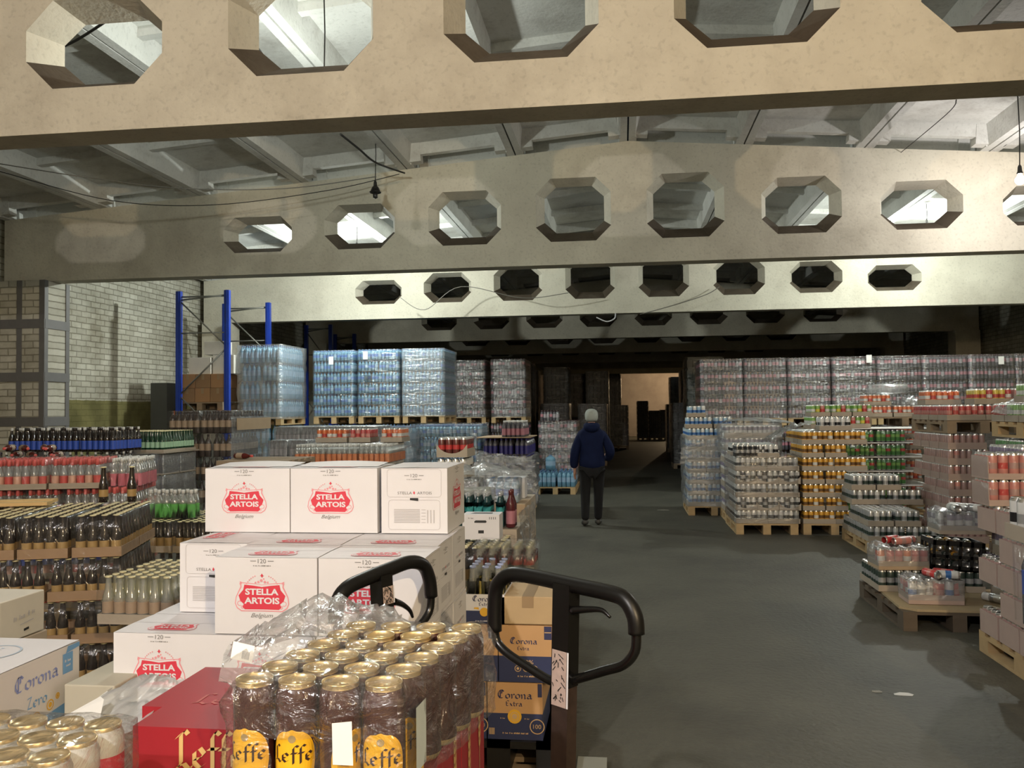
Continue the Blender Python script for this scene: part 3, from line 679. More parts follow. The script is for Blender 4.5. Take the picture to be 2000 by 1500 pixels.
# D  silver cans, corner view
oD = corner(1697, 9.75); pal(oD, 1, .8, 1.2, 'wooden pallet under the silver cans')
stack(T_sil, 'tray of silver cans', 'lower half of the low stack', oD, 1, .8, 1.2, PZ, 2, group='trays of silver cans')
stack(T_sil, 'tray of silver cans', 'set back upper half of the low stack', (oD[0]+.0, oD[1]+.68), 1, .8, .55, PZ+2*.174, 2, group='trays of silver cans', first='a', labs=1)
# G rose cases + H1
oG = (oD[0]+.86, oD[1]-.05); pal(oG, 1, .8, 1.2, 'wooden pallet under the rose can cases')
stack(T_roseg, 'wrapped tray of rose cans', 'tall block behind the silver cans', oG, 1, .8, 1.2, PZ, 7, nskip=lambda L, i, j, nx, ny: j == 0 and i > 0 and L % 2 == 0, expose_top=False)
zH = PZ+7*.174+.004
pal(oG, 1, .8, 1.2, 'weathered pallet on top of the rose can block', z=zH, m=WOODD)
zH += .148
stack(T_red, 'wrapped tray of red cans', 'upper pallet over the rose block', oG, 1, .8, 1.2, zH, 1, nskip=lambda L, i, j, nx, ny: False)
place(T_lem.kit(True, 't'), 'can_tray', 'wrapped tray of lemon yellow cans above the red cans, leftmost', 'can tray', 'upper row of bright cans', (oG[0]+.30, oG[1]+.02, zH+.178))
place(T_pink.kit(True, 't'), 'can_tray', 'wrapped tray of rose cans above the red cans on the upper pallet', 'can tray', 'upper row of bright cans', (oG[0]+.72, oG[1]+.02, zH+.178))
place(T_org.kit(True, 't'), 'can_tray', 'wrapped tray of orange cans at the back of the upper pallet', 'can tray', 'upper row of bright cans', (oG[0]+.03, oG[1]+.78, zH+.178))
# K purple trays and K2 behind with H2
oK = (2.94, 6.88); pal(oK, 1, 1.2, .8, 'wooden pallet under the violet cans by the rose wall')
stack(T_pur, 'tray of violet grey cans', 'stack behind the rose cases at right', oK, 1, 1.2, .8, PZ, 7)
oK2 = (3.60, 7.80); pal(oK2, 1, .8, 1.2, 'wooden pallet under the green cans at right')
stack(T_green, 'pack of green cans', 'stack under the upper pallet at right', oK2, 1, .8, 1.2, PZ, 7)
pal(oK2, 1, .8, 1.2, 'pale pallet at right on the green cans', z=PZ+7*.174+.012)
zk = PZ+7*.174+.16
stack(T_lg, 'wrapped tray of light green cans', 'upper pallet at right', (oK2[0]+.0, oK2[1]+.03), 1, .8, .9, zk, 1)
place(T_lg.kit(True, 't'), 'can_tray', 'wrapped tray of light green cans, topmost of all at the right edge', 'can tray', 'upper row of bright cans', (oK2[0]+.0, oK2[1]+.42, zk+.178))
place(T_red.kit(True, 't'), 'can_tray', 'wrapped tray of red cans behind the light green ones at right', 'can tray', 'upper row of bright cans', (oK2[0]+.0, oK2[1]+.92, zk))
crumple('plastic_film', [(oK2[0]-.04, oK2[1]+.75, zk+.10), (oK2[0]+.30, oK2[1]+.75, zk+.19), (oK2[0]+.28, oK2[1]+1.15, zk+.2), (oK2[0]-.04, oK2[1]+1.15, zk+.12)], 1, WRAPG, 'white plastic bag draped between red and green cans', seed=22, amp=.05, drop=.05)
# L green cans between yellow and rose blocks, M orange ones behind
oL = (oC[0]+.86, oC[1]+1.25); pal(oL, 1, 1.2, .8, 'wooden pallet under the green cans behind the yellow stack')
for q in range(6):
    stack(T_green, 'pack of green cans', f'{["lowest","second","third","fourth","fifth","uppermost"][q]} board behind the yellow stack', oL, 1, 1.2, .8, PZ+q*.205, 1, expose_top=(q == 5), group='packs of green cans on divider boards')
    bb = MB(); bb.box(0, -.02, 0, 1.22, .82, .012); bo = bb.build('divider_board', PAPER, loc=(oL[0]-.01, oL[1], PZ+q*.205+.181)); tag(bo, f'pale divider board over green cans, {["lowest","second","third","fourth","fifth","uppermost"][q]}', 'board', 'divider boards between the green cans')
zl = PZ+5*.205+.196
stack(T_lgs, 'small tray of light green cans', 'pile behind the yellow stack', (oL[0]-.45, oL[1]+.12), 1, .95, .55, zl, 2, group='light green can trays behind the yellow stack')
lb = MB(); lb.box(0, 0, 0, .50, .6, zl); tag(lb.build('cardboard_box', KRAFTG, loc=(oL[0]-.52, oL[1]+.1, 0)), 'grey cardboard crate under the light green can pile', 'box')
oM = (oL[0]+.55, oL[1]+1.0); pal(oM, 1, 1.2, .8, 'floor pallet under the orange cans at the back')
stack(T_org, 'wrapped tray of orange cans', 'lower stack behind the green cans', oM, 1, 1.2, .8, PZ, 7, expose_top=False)
pal(oM, 1, 1.2, .8, 'weathered pallet carrying the upper orange cans', z=PZ+7*.174+.004, m=WOODD)
zm = PZ+7*.174+.152
stack(T_org, 'wrapped tray of orange cans', 'upper pallet behind the green cans', oM, 1, 1.2, .8, zm, 1)
place(T_org.kit(True, 't'), 'can_tray', 'wrapped tray of orange cans set on the upper orange layer at left', 'can tray', 'upper orange trays', (oM[0]+.0, oM[1]+.05, zm+.178))
rb = MB(); rb.tube([(0, 0, 0), (.3, 0, .0), (.6, .02, 0)], [.075, .085, .07], 12); tag(rb.build('film_roll', WRAPG, loc=(oM[0]+.1, oM[1]+.2, zm+.178+.17+.09)), 'roll of milky stretch film lying on the orange cans', 'film roll')
crumple('plastic_film', [(oM[0]+.55, oM[1]-.02, zm+.2), (oM[0]+.85, oM[1]-.02, zm+.2), (oM[0]+.85, oM[1]+.3, zm+.2), (oM[0]+.55, oM[1]+.3, zm+.2)], 1, WRAPG, 'crumpled white film beside the orange cans', seed=25, amp=.10, drop=.05)
# F tall stack of rose cases at the right edge
far = W(1913, 5.9, 0); oF = (far.x, far.y-1.2); pal(oF, 1, .8, 1.2, 'wooden pallet under the tall rose cases at the right edge')
stack(T_rose, 'case of rose cans', 'tall stack at the right edge', oF, 1, .8, 1.2, PZ, 5, expose_top=True)
for L in (5, 6):
    y = oF[1]+1.2-.275
    place(T_rosel.kit(True, 't'), 'can_tray', f'open fronted case of rose red cans, {ORD[6-L]} of the tall right stack', 'can tray', 'cases of rose cans, tall stack at the right edge', (oF[0]-.02, y-.0, PZ+L*.174))
    place(T_pink.kit(True, 't'), 'can_tray', f'film wrapped rose red cans, {ORD[6-L]} of the tall right stack, left', 'can tray', 'film wrapped rose cans at the right edge', (oF[0]+.40, y-.0, PZ+L*.174))
# E weathered pallet with plywood and loose packs
WOODX = mat('dirty dark pallet wood', (.11, .085, .06), .85, var=.35, scale=5, bump=.2)
nE = W(1765, 6.42, 0); oE = (nE.x, nE.y); rzE = math.radians(-2)
pallet((oE[0], oE[1], 0), .8, 1.2, 0, 'weathered pallet with a plywood sheet by the aisle', WOODX)
PLY = mat('worn plywood', (.38, .30, .18), .7, var=.25, scale=4)
b = MB(); pts = [(-.0, .10), (.10, -.0), (.82, -.02), (.82, 1.0), (.05, 1.05)]
b.quad([(x, y, .018) for x, y in pts]); b.quad([(x, y, 0) for x, y in reversed(pts)])
for i in range(5): j = (i+1) % 5; b.quad([(*pts[i], 0), (*pts[j], 0), (*pts[j], .018), (*pts[i], .018)])
tag(b.build('plywood_sheet', PLY, loc=(oE[0], oE[1], .146)), 'bowed plywood sheet lying on the weathered pallet', 'plywood sheet')
ze = .166
for i in range(2):
    place(T_dg.kit(True, 't'), 'can_tray', f'tray of dark green cans on the plywood pallet, {["left", "right"][i]}', 'can tray', 'dark green can trays on the plywood', (oE[0]-.0+i*.415, oE[1]+.62, ze))
place(T_dg.kit(True, 't'), 'can_tray', 'tray of dark green cans behind the other dark ones', 'can tray', 'dark green can trays on the plywood', (oE[0]+.0, oE[1]+.90, ze))
def mixed(name, loc, rz, label, units, L=.40, Wd=.27, tm=KRAFTP, film=FILMG, filmsz=.12, seed=1, gone=3, group=None, tray=True):
    """opened tray with cans standing and lying at random under torn film"""
    rng = random.Random(seed); r = empty(name, loc, rz, label, 'can tray', group)
    if tray: child('tray', tray_mesh(L, Wd, .07, tm), r)
    for i in range(6):
        for j in range(4):
            if rng.random() < gone*.08: continue
            o = child('can', cans[rng.choice(units)], r, (.006+P66*(i+.5), .006+P66*(j+.5), .007))
            if rng.random() < .18: o.rotation_euler = (rng.uniform(-.12, .12), rng.uniform(-.12, .12), 0)
    for k in range(3):
        o = child('can', cans[rng.choice(units)], r, (rng.uniform(.05, .25), rng.uniform(.05, .2), .215), label='can lying on its side')
        o.rotation_euler = (PI/2, 0, rng.uniform(0, 3))
    f = film_mesh(L, Wd, .19, film, z0=.03, sag=.06, nx=7, ny=6); child('shrink_film', f, r); return r
mixed('can_tray', (oE[0]+.0, oE[1]+.60, ze+.178), .05, 'torn tray of orange and red cans on the dark green trays', ['orange', 'red', 'pink'], seed=2, tm=KRAFT)
mixed('can_tray', (oE[0]+.09, oE[1]+.16, ze+.002), -.03, 'opened tray of mixed red, blue and white cans on bare plywood', ['red2', 'red', 'blue2', 'silver2'], seed=5)
# black crate, tilted, full of cans
def crate(loc, rot, label):
    r = empty('plastic_crate', loc, 0, label, 'crate'); r.rotation_euler = rot; b = MB(); w, d, h, t = .40, .30, .24, .012
    b.box(0, 0, 0, w, d, t)
    for z0, z1 in ((0, .04), (.10, .125), (.20, h)):
        b.box(0, 0, z0, w, t, z1); b.box(0, d-t, z0, w, d, z1); b.box(0, t, z0, t, d-t, z1); b.box(w-t, t, z0, w, d-t, z1)
    for x in (0, .10, .20, .29, w-.025): b.box(x, 0, 0, x+.022, t, h); b.box(x, d-t, 0, x+.022, d, h)
    for y in (.09, .19): b.box(0, y, 0, t, y+.02, h); b.box(w-t, y, 0, w, y+.02, h)
    child('crate_body', b.mesh('crate_body', BLACK), r); rng = random.Random(8)
    for i in range(5):
        for j in range(3):
            for k in range(2):
                o = child('can', cans[rng.choice(['yellow', 'silver', 'lemon', 'dgreen', 'silver2'])], r, (.055+.072*i, .205 if k else .20, .045+.070*j)); 
                if j == 2 and k: o.location.z += .02
                o.rotation_euler = (PI/2, rng.uniform(-.1, .1), 0)
                if k: o.location.y = .285; o.scale = (1, 1, .5)
    return r
crate((oE[0]+.42, oE[1]+.62, ze+.185), (0, math.radians(4), 0), 'black plastic crate of yellow and silver cans on the plywood pallet')
mixed('can_pack', (oE[0]+.47, oE[1]+.58, ze+.475), .0, 'half empty film wrapped tray on top of the black crate', ['purple', 'silver2'], tm=KRAFTG, film=WRAPG, seed=11, gone=6)
o = bpy.data.objects.new('can', cans['silver2']); COL.objects.link(o); o.location = (oE[0]+.70, oE[1]+.35, ze+.035); o.rotation_euler = (PI/2, 0, .6); tag(o, 'empty silver can lying on the plywood by the rose cases', 'can')
# bottles at the right frame edge, nearer than the rose stack
pe = W(1997, 3.52, 0)
pe.y -= .22
b2l = bm(B_cola, B_blu, B_blu, h=.335, r=.052, lab=(.38, .68), shoulder=.72, neck=.014, seg=16)
eb = MB(); eb.box(0, 0, 0, .5, .27, .775); tag(eb.build('cardboard_box', KRAFT, loc=(pe.x+.07, pe.y-.0, 0), bevel=.006), 'tall kraft carton at the right edge under large cola bottles', 'box')
place(PackType('bottle_pack', 'bottle pack', 'bottle', [b2l], .107, 3, 2, .345, film=FILM).kit(True, 't'), 'bottle_pack', 'shrink pack of large cola bottles with blue labels at the right edge', 'bottle pack', None, (pe.x+.005, pe.y+.02, .778))
place(T_white.kit(True, 't'), 'can_tray', 'tray of white cans at the right edge on the cola bottles', 'can tray', None, (pe.x-.014, pe.y+.0, 1.126))
# towers of wrapped soda at the back
def tower(pt, what, where, o, side, Wd, Dp, base, nl, wrapm, seed, lower=5, lowpt=None, wraplab=True, palm=None, side_rows=True, dark_low=False):
    if not dark_low: pal(o, side, Wd, Dp, f'floor pallet under the {where}', m=palm)
    lp = lowpt or pt; lh = (base-.146-.004-PZ)/lower
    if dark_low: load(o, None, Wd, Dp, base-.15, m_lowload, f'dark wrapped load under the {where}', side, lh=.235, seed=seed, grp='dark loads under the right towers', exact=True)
    else: stack(lp, what, f'lower half, {where}', o, side, Wd, Dp, PZ, lower, layh=lh, expose_top=False, first='a', side_rows=side_rows)
    pal(o, side, Wd, Dp, f'upper pallet inside the {where}', z=base-.146)
    z1 = stack(pt, what, f'upper half, {where}', o, side, Wd, Dp, base, nl, first='a', side_rows=side_rows)
    wrap_shell('stretch_wrap', o, side, Wd, Dp, base-.02, z1-.01, 0, wrapm, f'clear stretch wrap round the upper half, {where}', 'stretch wrap on the tall towers', seed=seed, bulge=.008)
WRAPD = film_mat('glinting stretch wrap', haze=.01, base=.10, amp=.7, scale=5, stretch=(.7, .7, 5), rough=.22, bump=1.0)
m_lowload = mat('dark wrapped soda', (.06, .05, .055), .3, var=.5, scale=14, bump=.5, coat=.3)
def load(px, D, w_, d, top, m, label, side=-1, lh=.25, seed=0, grp='dark wrapped loads at the back of the hall', exact=False):
    o = px if D is None else corner(px, D); x = o[0]-w_ if side < 0 else o[0]; rng = random.Random(seed)
    r = empty('wrapped_load', (x, o[1], 0), 0, label, 'pallet load', grp)
    b = MB(); b.box(0, 0, .10, w_, d, .144)
    for q in (0, w_/2-.05, w_-.1): b.box(q, 0, 0, q+.1, d, .10)
    child('pallet_base', b.mesh('pallet_base', WOODD), r)
    z = .146; b = MB()
    if exact: n_ = max(1, round((top-z)/lh)); lh = (top-z)/n_
    while z < top-.05:
        h = lh*(1 if exact else rng.uniform(.92, 1.05)); e = rng.uniform(0, .02); n = 6
        for i in range(n):
            a, c = w_*i/n, w_*(i+1)/n; b.box(a+.004, e, z, c-.004, d-e, z+h*.72)
        b.box(.02, .02+e, z+h*.72, w_-.02, d-.02, z+h); z += h
    child('wrapped_goods', b.mesh('wrapped_goods', m), r)
    ob = wrap_shell('stretch_wrap', (0, 0), 1, w_, d, .15, z, 0, WRAPD, None, None, bulge=.03, rows=int(z/.11), cols=7, seed=seed+200); ob.parent = r; del ob['category']
    return r
XO = corner(1372, 16.9); names = ['first', 'second', 'third', 'fourth', 'fifth', 'sixth', 'seventh', 'eighth']
for k in range(8):
    o = (XO[0]+k*.835, XO[1]+.02*(k % 3)); q = random.Random(k)
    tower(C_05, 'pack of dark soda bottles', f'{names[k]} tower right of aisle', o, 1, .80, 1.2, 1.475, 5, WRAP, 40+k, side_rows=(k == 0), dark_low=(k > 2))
pn = MB(); pn.box(0, 0, 0, .10, .002, .15)  # plain paper notes stuck on the soda towers, not signs
for k, z in ((3, 2.52), (6, 2.45)):
    tag(pn.build('paper_note', PAPER, loc=(XO[0]+k*.835+(.62 if k == 3 else .5), XO[1]-.06, z)), f'white paper note stuck on the {names[k]} soda tower', 'paper note', 'paper notes on the towers')
# ---------------------------------------------------------------- left side of the aisle, back to front
Z1 = 1.60
oT1 = corner(549, 15.4); pal(oT1, -1, .8, 1.2, 'floor pallet under the large water bottles tower')
stack(W_15, 'pack of large water bottles', 'lower half, leftmost water tower', oT1, -1, .8, 1.2, PZ, 4, layh=.327, expose_top=False)
pal(oT1, -1, .8, 1.2, 'upper pallet inside the leftmost water tower', z=Z1-.146)
z1 = stack(W_15, 'pack of large water bottles', 'upper half, leftmost water tower', oT1, -1, .8, 1.2, Z1, 4)
wrap_shell('stretch_wrap', oT1, -1, .8, 1.2, Z1-.03, z1, 0, WRAPG, 'pale stretch wrap round the leftmost water tower', 'stretch wrap on the tall towers', seed=60, bulge=.035)
for k, (px, D, wh) in enumerate(((692, 16.4, 'second water tower from left'), (781, 16.2, 'third water tower from left'), (869, 16.1, 'fourth water tower from left'))):
    o = corner(px, D)
    tower(W_05 if k < 2 else W_05b, 'pack of small water bottles', wh, o, -1, .80, 1.2, Z1, 6, WRAPG if k == 2 else WRAP, 61+k, lower=6, side_rows=(k == 2))
b = MB(); b.box(0, 0, 0, .09, .002, .15)  # the same kind of paper note for the water towers, no sign
for px, D, z, nm in ((642, 16.3, 2.58, 'second'), (709, 16.1, 2.66, 'third')):
    p = W(px, D, z); tag(b.build('paper_note', PAPER, loc=(p.x, p.y, z)), f'white paper note stuck on the {nm} water tower', 'paper note', 'paper notes on the towers')
# water piles standing before the towers
oWL = corner(941, 14.6); pal(oWL, -1, 1.2, .8, 'pallet under the low water piles behind the beer cartons')
stack(W_05b, 'pack of small water bottles', 'low pile before the fourth tower', oWL, -1, 1.2, .8, PZ, 6, layh=.218)
wrap_shell('stretch_wrap', oWL, -1, 1.2, .8, .5, 1.46, 0, WRAP, 'clear wrap round the low water pile behind the cartons', None, seed=70, bulge=.02)
oWM = corner(800, 14.2); pal(oWM, -1, .8, .8, 'pallet under the film draped large water bottles')
stack(W_15, 'pack of large water bottles', 'film draped pile before the third tower', oWM, -1, .8, .8, PZ, 4, layh=.322)
wrap_shell('stretch_wrap', oWM, -1, .8, .8, .4, 1.44, 0, WRAPG, 'pale film draped round the large water bottles', None, seed=71, bulge=.09)
for k, (px, D) in enumerate(((950, 20.1), (1028, 19.8))):
    o = corner(px, D)
    tower(C_s, 'pack of dark soda bottles', ['soda tower beside the water towers', 'soda tower nearest the person'][k], o, -1, .80, 1.2, 1.53, 6, WRAP, 80+k, lower=6)
# mixed bottles by the aisle
oP = corner(1034, 13.7); pal(oP, -1, .8, 1.2, 'pallet under the navy label bottles')
z = stack(P_2, 'pack of navy label bottles', 'aisle stack before the soda towers', oP, -1, .8, 1.2, PZ, 4, layh=.272)
b = MB(); b.box(-.84, -.02, 0, .03, 1.1, .012); tag(b.build('divider_board', KRAFT, loc=(oP[0], oP[1], z+.001)), 'thin board under the top red label bottles by the aisle', 'board')
stack(P_1, 'pack of red label bottles', 'top of the aisle stack', (oP[0]-.06, oP[1]), -1, .70, .9, z+.014, 1)
wrap_shell('stretch_wrap', oP, -1, .8, 1.2, .12, .95, 0, WRAPG, 'loose grey wrap round the navy label bottles', None, seed=72, bulge=.10)
crumple('plastic_film', [(oP[0]-.85, oP[1]-.14, 1.02), (oP[0]+.10, oP[1]-.12, .86), (oP[0]+.16, oP[1]-.06, .18), (oP[0]-.85, oP[1]-.16, .30)], 1, FILMG, 'crumpled torn film hanging before the navy label bottles', seed=33, amp=.10, n=20)
# soda stack and water bottles beside the person
oK3 = corner(1128, 18.0); pal(oK3, -1, .8, 1.2, 'pallet under the soda stack beside the person')
z = stack(C_s, 'pack of dark soda bottles', 'single stack left of the person', oK3, -1, .8, 1.2, PZ, 6, layh=.216)
place(C_s.kit(True, 't'), 'bottle_pack', 'loose pack of dark soda bottles on the stack left of the person', 'bottle pack', None, (oK3[0]-.78, oK3[1]+.05, z+.003))
wrap_shell('stretch_wrap', oK3, -1, .8, 1.2, PZ, z, 0, WRAP, 'clear stretch wrap round the soda stack left of the person', 'stretch wrap on the tall towers', seed=73, bulge=.02)
oWP = corner(1124, 17.0); pal(oWP, -1, .8, .8, 'pallet of loose water bottles beside the person')
stack(W_15, 'pack of large water bottles', 'pallet at the feet of the soda stack', oWP, -1, .8, .8, PZ, 1)
big = bottle_mesh('j', B_wat, B_lab2, B_wcap, h=.30, r=.10, neck=.025, shoulder=.75, lab=(.3, .6), seg=16)
ob = bpy.data.objects.new('water_jug', big); COL.objects.link(ob); ob.location = (oWP[0]-.50, oWP[1]+.15, PZ+.33); tag(ob, 'large blue water jug on the water packs beside the person', 'water jug')
# racking and what lies on it
m_blue = mat('blue rack paint', (.012, .045, .34), .4, var=.15); m_rbr = mat('galvanised brace', (.22, .22, .20), .5, .5); m_orb = mat('orange rack beam', (.45, .09, .02), .5)
def rack_frame(px0, px1, D, top, label, m=m_blue):
    a = W(px0, D, 0); c = W(px1, D, 0); y = (a.y+c.y)/2; r = empty('rack_frame', (c.x, y, 0), 0, label, 'rack frame', 'blue rack frames by the left wall')
    w_ = c.x-a.x
    for x, nm in ((-w_, 'post'), (0, 'post')):
        b = MB(); b.box(x-.045, -.04, 0, x+.045, .04, top); b.box(x-.018, -.05, 0, x+.018, -.04, top); child('upright_post', b.mesh('upright_post', m), r)
    b = MB(); z = .3; k = 0
    while z < top-.1:
        z2 = min(z+.85, top-.08)
        b.tube([(-w_ if k % 2 == 0 else 0, 0, z), (0 if k % 2 == 0 else -w_, 0, z2)], .014, 6); z = z2; k += 1
        if z2 >= top-.1: break
    b.tube([(-w_, 0, top-.1), (0, 0, top-.1)], .014, 6); b.tube([(-w_, 0, top-.75), (0, 0, top-.75)], .012, 6)
    child('cross_brace', b.mesh('cross_brace', m_rbr), r); return r
rack_frame(346, 447, 15.2, 3.86, 'nearest blue rack frame before the brick wall')
rack_frame(437, 527, 17.0, 3.86, 'second blue rack frame behind the leftmost water tower')
rack_frame(598, 648, 21.4, 3.86, 'dim blue rack frame in the shade behind the water towers')
rack_frame(655, 694, 24.0, 3.86, 'farthest dim blue rack frame behind the water towers')
pa = W(352, 15.5, 0); pb = W(445, 15.5, 0)
xw = pb.x-pa.x
b = MB(); b.box(0, 0, 0, .05, 1.9, .10); 
for q, x in enumerate((pa.x, pb.x-.07)): tag(b.build('rack_beam', m_orb, loc=(x, pa.y-.25, 1.63)), f'orange rack beam carrying the cartons, {["wall side", "aisle side"][q]}', 'rack beam', 'orange rack beams')
pallet((pa.x-.02, pa.y-.1, 1.735), xw+.02, 1.1, 0, 'dark pallet with cartons on the orange rack beams', WOODD)
KB = mat('brown carton', (.34, .19, .09), .8); KB2 = mat('dull brown carton', (.27, .16, .08), .8)
def plainbox(name, w_, d, h, loc, m, label, rz=0, cat='box', group=None, bevel=.004, tape=True):
    r = empty(name, loc, rz, label, cat, group); b = MB(); b.box(0, 0, 0, w_, d, h); o = b.build('carton_body', m, r, bevel=bevel)
    if tape:
        b = MB(); b.box(w_/2-.025, -.0012, h*.6, w_/2+.025, .0, h); b.box(w_/2-.025, 0, h, w_/2+.025, d, h+.001); b.build('packing_tape', mat('packing tape', (.30, .21, .12), .35), r)
    return r
for i in range(3):
    for j in range(2):
        plainbox('cardboard_box', .285, .5, .25, (pa.x+.01+i*.293+(.01 if j else 0), pa.y-.05, 1.883+j*.253), KB if (i+j) % 2 else KB2, f'brown carton on the rack pallet, {["lower", "upper"][j]} row, {["left", "middle", "right"][i]}', group='brown cartons on the rack')
PW = mat('white carton', (.62, .60, .55), .75)
pr = W(400, 16.0, 0)
sb = [( .0, .0, 2.39, .42, .30), (.45, .02, 2.39, .40, .34), (.28, .03, 2.74, .38, .24)]
for q, (x, y, z, w_, h) in enumerate(sb):
    plainbox('carton', w_, .32, h, (pr.x+x-.05, pa.y+.02+y, z), PW, f'white carton above the brown ones on the rack, {["left", "right", "topmost"][q]}', group='white cartons on the rack', tape=False)
pc = W(336, 14.6, 0)
b = MB(); b.box(0, 0, 0, .32, .6, 2.25); tag(b.build('dark_locker', mat('dark grey cabinet', (.07, .075, .07), .7), loc=(XL+.35, pa.y+.25, 0)), 'dark narrow cabinet standing in the shade beside the rack', 'cabinet')
# dark stacked pallets far at the back
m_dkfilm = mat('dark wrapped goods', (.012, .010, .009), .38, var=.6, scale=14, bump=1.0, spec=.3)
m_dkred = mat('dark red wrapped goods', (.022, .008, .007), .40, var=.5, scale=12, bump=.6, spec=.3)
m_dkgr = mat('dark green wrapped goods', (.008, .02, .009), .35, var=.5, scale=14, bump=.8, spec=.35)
LD = [(1040, 27, 3.1, m_dkfilm, -1), (1052, 31, 3.1, m_dkfilm, -1), (1112, 29, 3.05, m_dkfilm, -1), (1112, 25.5, 1.75, m_dkfilm, -1), (1150, 34, 2.9, m_dkred, -1), (1166, 37.5, 2.85, m_dkfilm, -1), (1190, 32, 3.1, m_dkfilm, -1), (1214, 39.5, 3.3, m_dkfilm, -1), (1228, 36, 1.75, m_dkfilm, -1), (1186, 25.5, 1.8, m_dkfilm, -1),
      (1345, 20.5, 2.85, m_dkgr, 1), (1334, 26, 2.8, m_dkred, 1), (1312, 30, 2.75, m_dkfilm, 1), (1304, 33, 1.75, m_dkfilm, 1), (1316, 24, 1.7, m_dkfilm, 1)]
posn = ['left of the dark gap', 'behind the soda towers', 'above the soda stack', 'low behind the soda stack', 'reddish beyond the soda stack', 'beyond the grey hat', 'tall left of the lit wall', 'tallest at the lit wall edge', 'low at the lit wall edge', 'right behind the person', 'dark green beside the right towers', 'reddish beside the right towers', 'stepped down at right', 'low at the right of the lit wall', 'low behind the blue cans']
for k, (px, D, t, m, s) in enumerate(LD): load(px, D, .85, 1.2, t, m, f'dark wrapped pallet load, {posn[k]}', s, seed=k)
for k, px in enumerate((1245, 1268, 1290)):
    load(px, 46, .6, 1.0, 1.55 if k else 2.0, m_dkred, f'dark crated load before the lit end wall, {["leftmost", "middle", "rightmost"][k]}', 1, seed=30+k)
# brown beer bottles, wrapped
oQ = corner(451, 11.5); pal(oQ, -1, .9, 1.2, 'pallet under the brown beer bottles')
stack(Q_15, 'pack of brown beer bottles', 'tall stack by the brick wall', oQ, -1, .9, 1.2, PZ, 5)
crumple('plastic_film', [(oQ[0]+.02, oQ[1]-.03, .5), (oQ[0]+.03, oQ[1]+1.2, .5), (oQ[0]+.03, oQ[1]+1.2, 1.62), (oQ[0]+.02, oQ[1]-.03, 1.62)], 1, WRAPG, 'grey stretch film down the side of the brown beer stack', seed=41, amp=.03)
b = MB(); b.box(.0, 0, 0, .012, 1.1, .16)
tag(b.build('cardboard_strip', KRAFT, loc=(oQ[0]+.07, oQ[1]+.03, 1.45)), 'buff cardboard strip on the side of the beer stack', 'cardboard')
# green bottles
oR = corner(319, 10.5); pal(oR, -1, .8, .8, 'pallet under the green bottles')
z = stack(R_D, 'wrapped tray of dark bottles', 'under the green bottles', oR, -1, .8, .8, PZ, 4)
b = MB(); b.box(-.86, -.05, 0, .03, .84, .014); tag(b.build('divider_board', KRAFTG, loc=(oR[0], oR[1], z+.001)), 'board under the green bottles by the brick wall', 'board')
stack(R_T, 'tray of green bottles', 'stack by the brick wall', oR, -1, .8, .8, z+.017, 1)
b = MB(); b.quad([(0, 0, 0), (.3, .0, .0), (.26, .02, .16), (.02, .02, .05)]); b.quad([(.02, .02, .05), (.26, .02, .16), (.3, .0, .0), (0, 0, 0)])
# blue label bottles
oS = corner(222, 9.7); pal(oS, -1, 1.6, .8, 'pallets under the blue label bottles')
z = stack(S_P, 'pack of blue label bottles', 'stack beside the green bottles', oS, -1, 1.55, .8, PZ, 5, layh=.277)
oS2 = corner(100, 9.2); z2 = z-.06
lying = bottle_mesh('l', cmat('dark red glass', (.09, .015, .012), .1), B_blab, B_red, h=.26, r=.034, shoulder=.6, lab=(.15, .5)); lying2 = bottle_mesh('l', B_wat, B_lab2, B_wcap, h=.22, r=.033, shoulder=.6)
# a second pile at the far left with lying bottles
oS3 = corner(130, 8.35)
pal(oS3, -1, 1.2, .6, 'pallet under the lying bottles at the left edge')
z3 = stack(S_P, 'pack of blue label bottles', 'pile under the lying bottles', oS3, -1, 1.2, .6, PZ, 4, layh=.277)
k = 0
for r_ in range(2):
    for i in range(5-r_):
        ob = bpy.data.objects.new('bottle', lying); COL.objects.link(ob); k += 1
        ob.location = (oS3[0]-.10-.17*i-.08*r_, oS3[1]+.05+.1*(i % 2), z3+.036+.066*r_); ob.rotation_euler = (PI/2+.0, 0, .35+.25*(i % 3))
        tag(ob, f'brown bottle with red neck lying at the left edge, {["lower", "upper"][r_]} row, {ORD[i] if i else "first"} from right', 'bottle', 'bottles lying on the left pile')
for i in range(4):
    ob = bpy.data.objects.new('bottle', lying2); COL.objects.link(ob); ob.location = (oS3[0]-.86-.07*i, oS3[1]+.10, z3+.001); tag(ob, f'small blue water bottle at the left edge, {["first", "second", "third", "fourth"][i]} from right', 'bottle', 'small water bottles at the left edge')
# pink and red necked bottles, two tiers
ang = math.radians(16)
oU = corner(262, 6.9); pal(oU, -1, 1.2, 1.2, 'pallet under the peach label bottles', rz=ang)
z = stack(U_P, 'pack of red necked bottles', 'lower tier at left', oU, -1, 1.25, .82, PZ, 4, rz=ang, layh=.236)
stack(U_P, 'pack of red necked bottles', 'upper tier at left', (oU[0]-.24, oU[1]-.08), -1, 1.25, .55, z, 1, rz=ang)
stack(U_C, 'pack of clear bottles with pink drink', 'beside the red necked bottles', (oU[0]+.0, oU[1]+.10), -1, .26, .55, z, 1, rz=ang)
